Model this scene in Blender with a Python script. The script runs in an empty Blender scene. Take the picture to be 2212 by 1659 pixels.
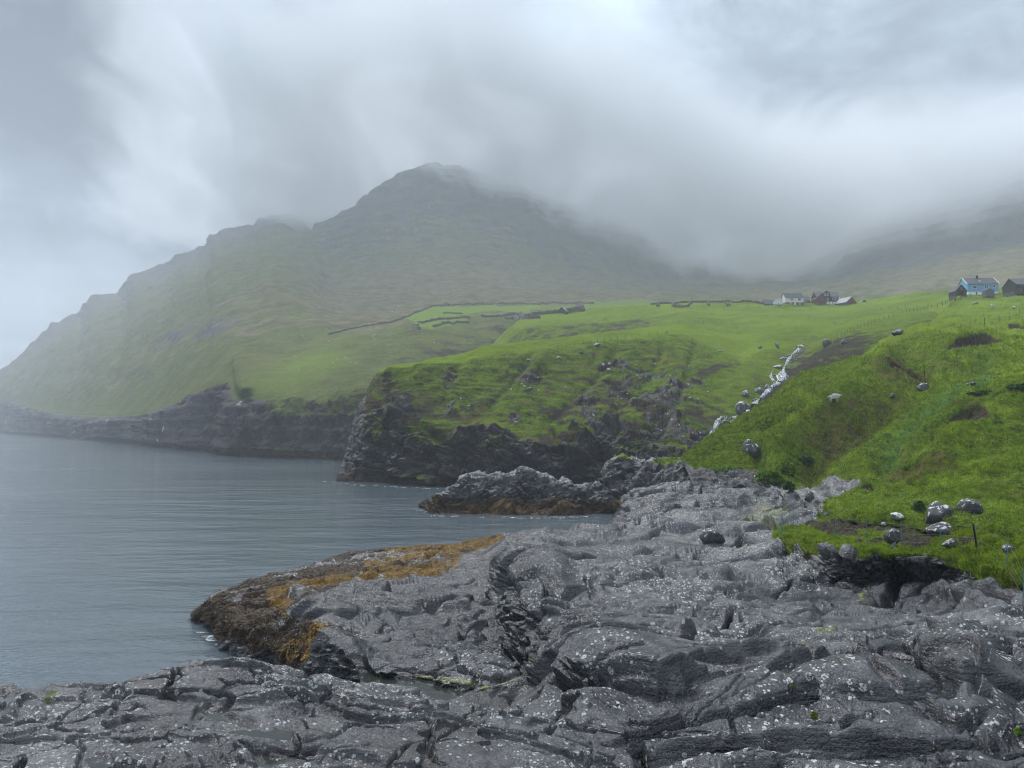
import bpy, bmesh, math, random
import numpy as np
from mathutils import Vector, Matrix
from math import radians as rad
R_ = random.Random(7)
C = bpy.context.scene.collection
sc = bpy.context.scene

# ------------------------------------------------------------------ camera, world, sun, exposure
H = 12.0                                   # camera height above the sea, metres
FP, CX, CY = 1661.0, 1106.0, 829.5         # focal length and centre for a 2212 x 1659 picture
TH = math.atan(90.5 / FP)                  # pitched slightly up: horizon at row 920
CT_, ST_ = math.cos(TH), math.sin(TH)
cam_d = bpy.data.cameras.new("camera")
cam = bpy.data.objects.new("camera", cam_d); C.objects.link(cam)
cam_d.sensor_width = 36.0
cam_d.lens = 36.0 * FP / 2212.0
cam_d.clip_start = 0.1; cam_d.clip_end = 20000
cam.location = (0, 0, H)
cam.rotation_euler = (math.pi / 2 + TH, 0, 0)
sc.camera = cam

sc.view_settings.view_transform = 'Standard'
sc.view_settings.look = 'None'
sc.view_settings.exposure = 0.97
sc.view_settings.gamma = 1.0
sc.render.engine = 'CYCLES'
cy = sc.cycles
cy.use_denoising = True
try: cy.denoiser = 'OPENIMAGEDENOISE'
except Exception: pass
cy.max_bounces = 6; cy.diffuse_bounces = 3; cy.glossy_bounces = 3; cy.volume_bounces = 6
cy.transmission_bounces = 3; cy.transparent_max_bounces = 8
cy.volume_step_rate = 1.0; cy.volume_max_steps = 256
cy.filter_width = 1.1
cy.use_adaptive_sampling = True; cy.adaptive_threshold = 0.02

def direction(px, py):
    dx = px - CX; v = -(py - CY)
    return np.stack([dx, FP * CT_ - v * ST_, FP * ST_ + v * CT_], -1)

SUN_EL, SUN_AZ = rad(50), rad(-38)         # azimuth measured from +Y (view direction) towards +X
sun_dir = Vector((math.sin(SUN_AZ) * math.cos(SUN_EL), math.cos(SUN_AZ) * math.cos(SUN_EL), math.sin(SUN_EL)))
sd = bpy.data.lights.new("sun", 'SUN'); sun = bpy.data.objects.new("sun", sd); C.objects.link(sun)
sd.energy = 1.5; sd.angle = rad(11); sd.color = (1.0, 0.98, 0.95)
sun.rotation_euler = sun_dir.to_track_quat('Z', 'Y').to_euler()

class NT:
    """small helper to write node trees"""
    def __init__(s, tree): s.t = tree; s.n = tree.nodes; s.l = tree.links
    def new(s, typ, **kw):
        nd = s.n.new(typ)
        for k, v in kw.items():
            if k.startswith('i_'):
                key = k[2:]; key = int(key) if key.isdigit() else key.replace('_', ' ')
                s.put(nd.inputs[key], v)
            else: setattr(nd, k, v)
        return nd
    def put(s, inp, v):
        if isinstance(v, bpy.types.NodeSocket): s.l.new(v, inp)
        elif isinstance(v, bpy.types.Node): s.l.new(v.outputs[0], inp)
        else: inp.default_value = v
    def math(s, op, a, b=0.0, c=None, clamp=False):
        nd = s.n.new('ShaderNodeMath'); nd.operation = op; nd.use_clamp = clamp
        s.put(nd.inputs[0], a); s.put(nd.inputs[1], b)
        if c is not None: s.put(nd.inputs[2], c)
        return nd.outputs[0]
    def vec(s, op, a, b=(0, 0, 0), out=0):
        nd = s.n.new('ShaderNodeVectorMath'); nd.operation = op
        s.put(nd.inputs[0], a)
        if op == 'SCALE': s.put(nd.inputs[3], b)
        else: s.put(nd.inputs[1], b)
        return nd.outputs[out]
    def maprange(s, v, a, b, c=0.0, d=1.0, smooth=True):
        nd = s.n.new('ShaderNodeMapRange'); nd.interpolation_type = 'SMOOTHSTEP' if smooth else 'LINEAR'
        for i, x in enumerate((v, a, b, c, d)): s.put(nd.inputs[i], x)
        return nd.outputs[0]
    def noise(s, vec, scale, detail=4, rough=.55, dist=0.0, out=0):
        nd = s.n.new('ShaderNodeTexNoise'); s.put(nd.inputs['Vector'], vec)
        nd.inputs['Scale'].default_value = scale; nd.inputs['Detail'].default_value = detail
        nd.inputs['Roughness'].default_value = rough; nd.inputs['Distortion'].default_value = dist
        return nd.outputs[out]
    def mix(s, f, a, b, blend='MIX'):
        nd = s.n.new('ShaderNodeMix'); nd.data_type = 'RGBA'; nd.blend_type = blend
        s.put(nd.inputs[0], f); s.put(nd.inputs[6], a if not isinstance(a, tuple) else (*a, 1)[:4])
        s.put(nd.inputs[7], b if not isinstance(b, tuple) else (*b, 1)[:4])
        return nd.outputs[2]
    def mapping(s, vec, scale=(1, 1, 1), rot=(0, 0, 0), loc=(0, 0, 0)):
        nd = s.n.new('ShaderNodeMapping'); s.put(nd.inputs[0], vec)
        nd.inputs['Scale'].default_value = scale; nd.inputs['Rotation'].default_value = rot
        nd.inputs['Location'].default_value = loc
        return nd.outputs[0]

def build_world():
    w = bpy.data.worlds.new("World"); sc.world = w; w.use_nodes = True
    t = NT(w.node_tree); t.n.clear()
    out = t.new('ShaderNodeOutputWorld'); bg = t.new('ShaderNodeBackground')
    tc = t.new('ShaderNodeTexCoord'); d = tc.outputs['Generated']
    sky = t.new('ShaderNodeTexSky', sky_type='NISHITA', sun_disc=False)
    sky.sun_elevation = SUN_EL; sky.sun_rotation = SUN_AZ
    z = t.new('ShaderNodeSeparateXYZ', i_0=d).outputs[2]
    den = t.math('MAXIMUM', t.math('ADD', z, .16), .05)
    pl = t.vec('DIVIDE', d, t.new('ShaderNodeCombineXYZ', i_0=den, i_1=den, i_2=den).outputs[0])
    # warp the direction so that every patch of cloud gets a torn outline
    warp = t.noise(t.vec('MULTIPLY', d, (1, 1, 1.6)), 5.0, 6, .6, out=1)
    wd = t.vec('ADD', d, t.vec('SCALE', t.vec('SUBTRACT', warp, (.5, .5, .5)), .14))
    tot = t.math('ADD', t.math('MULTIPLY', t.math('SUBTRACT', t.noise(pl, 2.3, 9, .64, .6), .5), .95),
                 t.math('MULTIPLY', t.math('SUBTRACT', t.noise(t.vec('MULTIPLY', d, (1, 1, 2.0)), 8, 8, .66), .5), .62))
    for bx, by, br, am in SKY_PATCHES:
        v = direction(float(bx), float(by)); v = v / np.linalg.norm(v)
        dist = t.vec('DISTANCE', wd, tuple(float(q) for q in v), out=1)
        tot = t.math('ADD', tot, t.maprange(dist, 0.0, br / FP * 1.25, am, 0.0))
    # an overcast sky is about three times brighter overhead than low down
    zen = t.maprange(z, .42, .95, 1.0, ZENITH)
    val = t.math('MULTIPLY', t.math('ADD', 1.0, t.math('MULTIPLY', t.math('ADD', tot, .04), t.maprange(tot, -.2, .2, 1.9, 2.3))), zen)
    val = t.math('MAXIMUM', val, .42)
    col = t.mix(t.maprange(tot, -.35, .55), (.44, .55, .71), (.60, .72, .84))
    col = t.mix(t.maprange(z, .45, .8), col, (.60, .66, .74))
    cloud = t.vec('SCALE', col, val)
    c2 = t.vec('ADD', t.vec('SCALE', cloud, SKY_GAIN), t.vec('SCALE', sky.outputs[0], .004))
    t.put(bg.inputs[0], c2); bg.inputs[1].default_value = 1.0
    t.l.new(bg.outputs[0], out.inputs[0])
ZENITH = 3.4
SKY_GAIN = .355
SKY_PATCHES = [(520, 150, 120, .34), (640, 215, 110, .30), (800, 250, 110, .40), (690, 310, 120, .22), (430, 60, 150, .12),
    (1390, 40, 240, .20), (1290, 150, 190, .22), (1760, 130, 240, .10), (2150, 260, 110, .04), (1900, 220, 200, -.14), (1560, 250, 160, -.08),
    (40, 650, 110, .14), (250, 590, 110, .18), (120, 560, 120, .04), (130, 90, 330, -.30), (330, 430, 260, -.14),
    (20, 260, 180, -.12), (560, 470, 190, -.12), (1190, 300, 190, -.16), (950, 60, 170, -.10), (1350, 420, 260, -.12),
    (700, 90, 120, -.12), (1620, 330, 260, -.08), (2000, 60, 150, -.12), (420, 240, 130, -.1)]
build_world()

# ------------------------------------------------------------------ noise
_rs = np.random.RandomState(11)
_perm = _rs.permutation(256); _perm = np.concatenate([_perm, _perm, _perm]).astype(np.int32)
_g = _rs.normal(size=(256, 3)).astype(np.float32); _g /= np.linalg.norm(_g, axis=1)[:, None]
def pn(P, sx=1, sy=None, sz=None, off=0.0):
    """gradient noise of world points P (...,3), wavelength sx (sy, sz); about -.7 .. .7"""
    sy = sx if sy is None else sy; sz = sx if sz is None else sz
    x = (P[..., 0] / sx + off).astype(np.float32); y = (P[..., 1] / sy + off * 1.7).astype(np.float32); z = (P[..., 2] / sz - off).astype(np.float32)
    xi = np.floor(x); yi = np.floor(y); zi = np.floor(z)
    fx, fy, fz = x - xi, y - yi, z - zi
    X = xi.astype(np.int64) & 255; Y = yi.astype(np.int64) & 255; Z = zi.astype(np.int64) & 255
    u = fx * fx * fx * (fx * (fx * 6 - 15) + 10); v = fy * fy * fy * (fy * (fy * 6 - 15) + 10); w = fz * fz * fz * (fz * (fz * 6 - 15) + 10)
    r = 0
    for i in (0, 1):
        a = _perm[X + i]
        for j in (0, 1):
            b = _perm[a + Y + j]
            for k in (0, 1):
                g = _g[_perm[b + Z + k]]
                dd = g[..., 0] * (fx - i) + g[..., 1] * (fy - j) + g[..., 2] * (fz - k)
                r = r + dd * (u if i else 1 - u) * (v if j else 1 - v) * (w if k else 1 - w)
    return r * 1.5
def fbm(P, s, n=4, gain=.5, ax=(1, 1, 1), off=0.0):
    r = 0; a = 1
    for k in range(n):
        r = r + a * pn(P, s * ax[0], s * ax[1], s * ax[2], off + 3.1 * k); s *= .5; a *= gain
    return r
def ridged(P, s, n=3, gain=.5, ax=(1, 1, 1), off=0.0):
    r = 0; a = 1
    for k in range(n):
        r = r + a * (1 - 2.2 * np.abs(pn(P, s * ax[0], s * ax[1], s * ax[2], off + 5.3 * k))); s *= .5; a *= gain
    return r
def vor(P, s, ax=(1, 1, 1), flat=False, off=0, jit=.9):
    """broken blocks: per block a random height and tilt; returns (facet -.5...5, crack distance)"""
    c = np.stack([P[..., 0] / (s * ax[0]) + off, P[..., 1] / (s * ax[1]) + off, (P[..., 2] / (s * ax[2])) if not flat else 0 * P[..., 2]], -1).astype(np.float32)
    i0 = np.floor(c).astype(np.int64)
    f1 = np.full(c.shape[:-1], 9., np.float32); f2 = f1.copy(); fac = np.zeros_like(f1)
    for i in (-1, 0, 1):
        for j in (-1, 0, 1):
            for k in ((0,) if flat else (-1, 0, 1)):
                X, Y, Z_ = i0[..., 0] + i, i0[..., 1] + j, i0[..., 2] + k
                h = _perm[_perm[_perm[X & 255] + (Y & 255)] + (Z_ & 255)]
                g = _g[h]; h2 = _g[(h * 7 + 13) & 255]
                ctr = np.stack([X, Y, Z_], -1) + .5 + g * .45 * jit
                dl = c - ctr
                if flat: dl[..., 2] = 0
                d = np.sqrt((dl ** 2).sum(-1))
                val = h2[..., 0] * .5 + (dl * h2).sum(-1) * .9
                nb = d < f1
                f2 = np.where(nb, f1, np.minimum(f2, d)); fac = np.where(nb, val, fac); f1 = np.where(nb, d, f1)
    return fac, f2 - f1
def sstep(x, a, b):
    t = np.clip((x - a) / (b - a), 0, 1); return t * t * (3 - 2 * t)
def stair(x, sharp=.25):
    f = np.floor(x); r = x - f
    return f + sstep(r, 1 - sharp, 1.0)
def astair(x, sharp):
    """steps whose risers are never thinner than the mesh can carry"""
    g = np.abs(np.gradient(x, axis=0)) + .5 * np.abs(np.gradient(x, axis=1))
    w = np.clip(np.maximum(sharp, 2.2 * g), 0, .98)
    f = np.floor(x); r = x - f
    return f + sstep(r, 1 - w, 1.0)
def edge(c, w):
    g = np.abs(np.gradient(c, axis=0)); ww = np.clip(np.maximum(w, 1.3 * g), w, .5)
    return (1 - sstep(c / ww, 0, 1)) * np.sqrt(w / ww)
def soften(d, nv=2, nu=1):
    for _ in range(nv): d = np.pad(d, ((1, 1), (0, 0)), mode='edge'); d = .25 * d[:-2] + .5 * d[1:-1] + .25 * d[2:]
    for _ in range(nu): d = np.pad(d, ((0, 0), (1, 1)), mode='edge'); d = .25 * d[:, :-2] + .5 * d[:, 1:-1] + .25 * d[:, 2:]
    return d
def warp(P, s, amp, off=0.):
    return P + amp * np.stack([pn(P, s, off=off), pn(P, s, off=off + 17), pn(P, s, off=off + 31)], -1)
def rotp(P, ang):
    c, s = math.cos(ang), math.sin(ang)
    return np.stack([P[..., 0] * c + P[..., 1] * s, -P[..., 0] * s + P[..., 1] * c, P[..., 2]], -1)

# ------------------------------------------------------------------ lofted terrain sheets
def unproj(px, py, Y):
    d = direction(px, py); t = Y / d[..., 1]
    return np.stack([d[..., 0] * t, d[..., 1] * t, H + d[..., 2] * t], -1)
def z_to_Y(py, z):
    d = direction(np.full_like(py, CX), py)
    return (z - H) / d[..., 2] * d[..., 1]
def project(P):
    x, y, z = P[..., 0], P[..., 1], P[..., 2] - H
    f = y * CT_ + z * ST_; u = -y * ST_ + z * CT_
    f = np.maximum(f, .01)
    return CX + FP * x / f, CY - FP * u / f
def gsmooth(a, k):
    if k <= 0: return a
    n = int(3 * k) + 1; w = np.exp(-.5 * (np.arange(-n, n + 1) / k) ** 2); w /= w.sum()
    return np.convolve(np.pad(a, n, mode='edge'), w, mode='valid')

def rail(u, pts, mode='Y', sm=8.0, smd=None):
    """points (u, row, Y or z, [px]); returns world points for the columns u"""
    du = u[1] - u[0]
    us = np.array([p[0] for p in pts], float); py = np.array([p[1] for p in pts], float)
    px = np.array([p[3] if len(p) > 3 and p[3] is not None else p[0] for p in pts], float)
    if mode == 'Y':
        Y = np.array([(p[2] if len(p) > 2 and p[2] is not None else float(z_to_Y(np.array([p[1]], float), 0.0)[0])) for p in pts], float)
    else:
        Y = np.array([float(z_to_Y(np.array([p[1]], float), p[2])[0]) for p in pts], float)
    f = lambda a, k: gsmooth(np.interp(u, us, a), k / du)
    iy = f(1.0 / Y, smd if smd is not None else sm * 2)
    return unproj(f(px, sm), f(py, sm), 1.0 / iy)

def loft(rails, segs):
    """cubic surface without overshoot through the rails; returns grid (nv, nu, 3) and v"""
    K = np.array(rails); n = len(K)
    dl = K[1:] - K[:-1]
    m = np.zeros_like(K); m[0] = dl[0]; m[-1] = dl[-1]
    a, b = dl[:-1], dl[1:]
    m[1:-1] = np.where(a * b > 0, 2 * a * b / np.where(np.abs(a + b) < 1e-9, 1, a + b), 0)
    out = []; vs = []
    for i in range(n - 1):
        k = segs[i]
        t = np.arange(k + (1 if i == n - 2 else 0)) / k
        t_ = t[:, None, None]
        h = (2 * t_**3 - 3 * t_**2 + 1) * K[i] + (t_**3 - 2 * t_**2 + t_) * m[i] + (-2 * t_**3 + 3 * t_**2) * K[i + 1] + (t_**3 - t_**2) * m[i + 1]
        out.append(h); vs.append(i + t)
    return np.concatenate(out), np.concatenate(vs)
def normals(G):
    du = np.gradient(G, axis=1); dv = np.gradient(G, axis=0)
    n = np.cross(du, dv); l = np.linalg.norm(n, axis=-1, keepdims=True)
    return n / np.maximum(l, 1e-9)
def blur2(A, k):
    A = A.copy()
    for ax in (0, 1):
        A = np.apply_along_axis(lambda r: gsmooth(r, k), ax, A)
    return A

cl0 = lambda a: np.clip(a, 0, 1)
def ell(px, py, cx, cy_, rx, ry, rot=0.0, soft=.5):
    c, s = math.cos(rad(rot)), math.sin(rad(rot))
    x = (px - cx) * c + (py - cy_) * s; y = -(px - cx) * s + (py - cy_) * c
    r = np.sqrt((x / rx) ** 2 + (y / ry) ** 2)
    return 1 - sstep(r, 1 - soft, 1 + soft)
def pdist(px, py, pts):
    """distance in picture pixels to a polyline"""
    best = np.full(px.shape, 1e9, np.float32)
    for (x0, y0), (x1, y1) in zip(pts[:-1], pts[1:]):
        dx, dy = x1 - x0, y1 - y0; L = dx * dx + dy * dy
        t = np.clip(((px - x0) * dx + (py - y0) * dy) / L, 0, 1)
        best = np.minimum(best, np.hypot(px - x0 - t * dx, py - y0 - t * dy))
    return best
def inpoly(px, py, pts):
    r = np.zeros(px.shape, bool); n = len(pts)
    for i in range(n):
        x0, y0 = pts[i]; x1, y1 = pts[(i + 1) % n]
        if y0 == y1: continue
        c = ((y0 > py) != (y1 > py)) & (px < (x1 - x0) * (py - y0) / (y1 - y0) + x0)
        r ^= c
    return r

SHEETS = {}; MASKS = {}
def grid_mesh(name, G, m1, m2, mat, kind='structure'):
    nv, nu = G.shape[:2]
    me = bpy.data.meshes.new(name)
    me.vertices.add(nv * nu); me.vertices.foreach_set('co', G.reshape(-1).astype(np.float32))
    idx = np.arange(nv * nu).reshape(nv, nu)
    q = np.stack([idx[:-1, :-1], idx[:-1, 1:], idx[1:, 1:], idx[1:, :-1]], -1).reshape(-1, 4)
    me.loops.add(q.size); me.loops.foreach_set('vertex_index', q.reshape(-1).astype(np.int32))
    me.polygons.add(len(q)); me.polygons.foreach_set('loop_start', (np.arange(len(q)) * 4).astype(np.int32))
    me.polygons.foreach_set('loop_total', np.full(len(q), 4, np.int32))
    me.polygons.foreach_set('use_smooth', np.ones(len(q), bool))
    me.update(calc_edges=True)
    for nm, m in (('mask', m1), ('mask2', m2)):
        at = me.color_attributes.new(nm, 'FLOAT_COLOR', 'POINT')
        at.data.foreach_set('color', np.stack(m, -1).reshape(-1).astype(np.float32))
    me.materials.append(mat)
    o = bpy.data.objects.new(name, me); C.objects.link(o); o['kind'] = kind
    px, py = project(G)
    SHEETS[name] = (G, normals(G), px, py, o)
    MASKS[name] = (m1[0], m1[3], m1[1], m2[2])
    return o
def on(name, px, py, prefer_near=True):
    """the sheet's surface point seen at a picture position"""
    G, N, X, Y, o = SHEETS[name]
    d = (X - px) ** 2 + (Y - py) ** 2
    if prefer_near and (d < 5).any(): d = np.where(d < 5, G[..., 1] + .25 * d, 1e9)     # the visible surface, not one hidden behind a fold
    i = np.unravel_index(np.argmin(d), d.shape)
    return G[i].copy(), N[i].copy()

def setk(o, label=None, cat=None, group=None, kind=None):
    if label: o['label'] = label
    if cat: o['category'] = cat
    if group: o['group'] = group
    if kind: o['kind'] = kind
    return o

# ------------------------------------------------------------------ terrain material
def terrain_mat(name, p):
    m = bpy.data.materials.new(name); m.use_nodes = True
    t = NT(m.node_tree); t.n.clear()
    out = t.new('ShaderNodeOutputMaterial'); bs = t.new('ShaderNodeBsdfPrincipled')
    geo = t.new('ShaderNodeNewGeometry'); P = geo.outputs['Position']
    a1 = t.new('ShaderNodeAttribute', attribute_name='mask'); a2 = t.new('ShaderNodeAttribute', attribute_name='mask2')
    s1 = t.new('ShaderNodeSeparateColor', i_0=a1.outputs['Color']); s2 = t.new('ShaderNodeSeparateColor', i_0=a2.outputs['Color'])
    grass, weed, lich, soil = s1.outputs[0], s1.outputs[1], s1.outputs[2], a1.outputs['Alpha']
    algae, moor, bright, pale = s2.outputs[0], s2.outputs[1], s2.outputs[2], a2.outputs['Alpha']
    L = p['L']                      # size of the largest texture features, metres
    n1 = t.noise(P, 1.0 / L, 5, .6); n2 = t.noise(P, 5.0 / L, 6, .62); n3 = t.noise(P, 26.0 / L, 5, .65)
    bed = t.mapping(P, scale=(1, 1, 7), rot=(rad(18), rad(-14), rad(20)))
    n4 = t.noise(bed, 4.0 / L, 6, .65)
    n5 = t.noise(P, 110.0 / L, 3, .6)
    # rock
    rf = t.math('ADD', t.math('MULTIPLY', n4, .45), t.math('ADD', t.math('MULTIPLY', n2, .25), t.math('MULTIPLY', n5, .42)))
    rock = t.mix(t.maprange(rf, .44, .66), p['rock_d'], p['rock_l'])
    rock = t.mix(t.maprange(n1, .42, .68, 0, .7), rock, p['rock_b'])
    rock = t.mix(t.maprange(t.noise(P, 2.2 / L, 6, .7), .40, .60, .62, 0), rock, (.006, .006, .008))
    rock = t.mix(t.math('MULTIPLY', pale, t.maprange(n2, .35, .6)), rock, p.get('pale', (.20, .20, .20)))
    rock = t.mix(t.math('MULTIPLY', t.maprange(t.math('ADD', s2.outputs[1], t.math('MULTIPLY', t.math('SUBTRACT', n2, .5), .8)), .35, .65), p.get('tide', 0.0)), rock, (.009, .010, .013))
    # algae and yellow stain
    rock = t.mix(t.math('MULTIPLY', t.maprange(t.math('ADD', algae, t.math('MULTIPLY', t.math('SUBTRACT', n3, .5), 1.4)), .45, .75), .85), rock, p.get('algae', (.16, .17, .03)))
    # seaweed
    wdk = t.mix(t.maprange(n3, .35, .65), (.012, .008, .006), (.060, .034, .016))
    wor = t.mix(t.maprange(n3, .35, .65), (.070, .034, .008), (.22, .125, .020))
    wcol = t.mix(t.maprange(t.math('ADD', bright, t.math('MULTIPLY', t.math('SUBTRACT', n2, .5), 1.3)), .3, .7), wdk, wor)
    wk = t.maprange(t.math('ADD', weed, t.math('MULTIPLY', t.math('SUBTRACT', n2, .5), 1.5)), .40, .60)
    rock = t.mix(wk, rock, wcol)
    # lichen crust: small ragged patches
    vo = t.new('ShaderNodeTexVoronoi', feature='F1'); vo.inputs['Scale'].default_value = p['lich_s']
    t.put(vo.inputs['Vector'], t.vec('ADD', P, t.vec('SCALE', t.noise(P, p['lich_s'] * 1.6, 3, .6, out=1), .55 / p['lich_s'])))
    cell = t.new('ShaderNodeSeparateColor', i_0=vo.outputs['Color'])
    rr = t.math('MULTIPLY', t.math('POWER', cell.outputs[0], 2.0), .52)
    keep = t.math('GREATER_THAN', t.math('ADD', t.math('MULTIPLY', lich, 1.45), t.math('MULTIPLY', t.math('SUBTRACT', n2, .5), 2.6)), t.math('ADD', cell.outputs[1], .25))
    lk = t.math('MULTIPLY', t.math('MULTIPLY', t.maprange(t.math('SUBTRACT', rr, vo.outputs['Distance']), -.02, .05), keep), t.maprange(n5, .3, .42))
    lk = t.math('MULTIPLY', lk, t.math('SUBTRACT', 1.0, wk))
    lk = t.math('MULTIPLY', lk, t.maprange(lich, .02, .15))
    v2 = t.new('ShaderNodeTexVoronoi', feature='F1'); v2.inputs['Scale'].default_value = p['lich_s'] * .42
    t.put(v2.inputs['Vector'], t.vec('ADD', P, t.vec('SCALE', t.noise(P, p['lich_s'] * 1.1, 4, .7, out=1), 1.3 / p['lich_s'])))
    c2 = t.new('ShaderNodeSeparateColor', i_0=v2.outputs['Color'])
    l2 = t.maprange(t.math('SUBTRACT', t.math('MULTIPLY', c2.outputs[0], .42), v2.outputs['Distance']), -.02, .05)
    l2 = t.math('MULTIPLY', l2, t.math('GREATER_THAN', t.math('MULTIPLY', lich, .75), c2.outputs[1]))
    l2 = t.math('MULTIPLY', t.math('MULTIPLY', l2, t.maprange(n5, .42, .5)), t.math('SUBTRACT', 1.0, wk))
    lk = t.math('MAXIMUM', lk, l2)
    rock = t.mix(lk, rock, t.mix(n5, (.26, .27, .26), (.66, .68, .66)))
    # grass
    gn = t.math('ADD', t.math('MULTIPLY', n2, .5), t.math('MULTIPLY', n3, .5))
    g = t.mix(t.maprange(gn, .36, .64), p['grass_d'], p['grass_l'])
    g = t.mix(t.maprange(n1, .5, .75, 0, .7), g, p['grass_y'])
    g = t.mix(t.math('MULTIPLY', bright, .9), g, p['grass_b'])
    mo = t.mix(t.maprange(n2, .35, .65), p['moor_d'], p['moor_l'])
    g = t.mix(t.maprange(t.math('ADD', moor, t.math('MULTIPLY', t.math('SUBTRACT', n2, .5), 1.0)), .3, .8), g, mo)
    g = t.mix(t.math('MULTIPLY', algae, .75), g, (.050, .135, .060))
    g = t.mix(t.maprange(n5, .35, .75, 0, .35), g, t.vec('SCALE', g, .45))
    so = t.mix(t.maprange(n3, .3, .7), (.014, .011, .009), (.075, .060, .046)); so = t.mix(t.maprange(n2, .5, .66), so, (.05, .06, .02))
    sk = t.maprange(t.math('ADD', soil, t.math('MULTIPLY', t.math('SUBTRACT', n3, .5), 1.0)), .4, .62)
    # steep ground under turf shows earth and rock
    gk = t.maprange(t.math('ADD', grass, t.math('MULTIPLY', t.math('SUBTRACT', t.math('ADD', t.math('MULTIPLY', n2, .5), t.math('MULTIPLY', n3, .5)), .5), p.get('edge', 1.6))), .42, .58)
    col = t.mix(gk, rock, g)
    col = t.mix(sk, col, so)
    soft = t.math('MAXIMUM', gk, sk)
    rough = t.math('ADD', t.math('MULTIPLY', t.maprange(n3, .3, .7), .24), p['rough'])
    rough = t.math('MAXIMUM', rough, t.math('MULTIPLY', t.math('MAXIMUM', soft, lk), .95))
    t.put(bs.inputs['Base Color'], col); t.put(bs.inputs['Roughness'], rough)
    t.put(bs.inputs['Specular IOR Level'], t.math('SUBTRACT', p.get('spec', .6), t.math('MULTIPLY', t.math('MAXIMUM', soft, wk), p.get('spec', .6) * .85)))
    hgt = t.math('ADD', t.math('MULTIPLY', n4, .5), t.math('ADD', t.math('MULTIPLY', n3, .40), t.math('MULTIPLY', n5, .26)))
    hgt = t.math('ADD', hgt, t.math('MULTIPLY', lk, .04))
    bp = t.new('ShaderNodeBump'); bp.inputs['Strength'].default_value = p['bump']; bp.inputs['Distance'].default_value = p['bdist']
    t.put(bp.inputs['Height'], hgt); t.put(bs.inputs['Normal'], bp.outputs[0])
    t.l.new(bs.outputs[0], out.inputs[0])
    return m

GREEN = dict(grass_d=(.014, .030, .005), grass_l=(.125, .190, .015), grass_y=(.150, .165, .022), grass_b=(.175, .255, .016),
             moor_d=(.040, .036, .014), moor_l=(.120, .105, .036))
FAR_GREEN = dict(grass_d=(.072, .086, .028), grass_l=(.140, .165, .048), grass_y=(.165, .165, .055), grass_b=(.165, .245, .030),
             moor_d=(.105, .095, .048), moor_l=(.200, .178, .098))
M_near = terrain_mat('wet_basalt_near', dict(L=2.2, rock_d=(.012, .012, .014), rock_l=(.110, .108, .114), rock_b=(.040, .037, .037), lich_s=20, rough=.12, spec=.65, bump=.75, bdist=.10, **GREEN))
M_plat = terrain_mat('wet_basalt_platform', dict(L=5.0, rock_d=(.005, .005, .007), rock_l=(.098, .096, .103), rock_b=(.024, .023, .024), tide=.95, lich_s=12, rough=.09, spec=.7, bump=.7, bdist=.22, edge=1.0, **GREEN))
M_cliff = terrain_mat('dark_basalt_cliff', dict(L=16, rock_d=(.010, .010, .012), rock_l=(.048, .043, .043), rock_b=(.030, .022, .018), lich_s=1.6, rough=.42, spec=.4, bump=1.0, bdist=.9, edge=1.7, **GREEN))
M_hill = terrain_mat('hill_turf', dict(L=7, rock_d=(.018, .017, .018), rock_l=(.10, .095, .095), rock_b=(.05, .045, .042), lich_s=4, rough=.35, spec=.5, bump=.8, bdist=.28, edge=1.2, **GREEN))
M_mount = terrain_mat('mountain_ground', dict(L=70, rock_d=(.030, .028, .032), rock_l=(.115, .105, .108), rock_b=(.060, .052, .054), lich_s=.25, rough=.7, spec=.2, bump=.8, bdist=4.0, edge=1.3, **FAR_GREEN))

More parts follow.
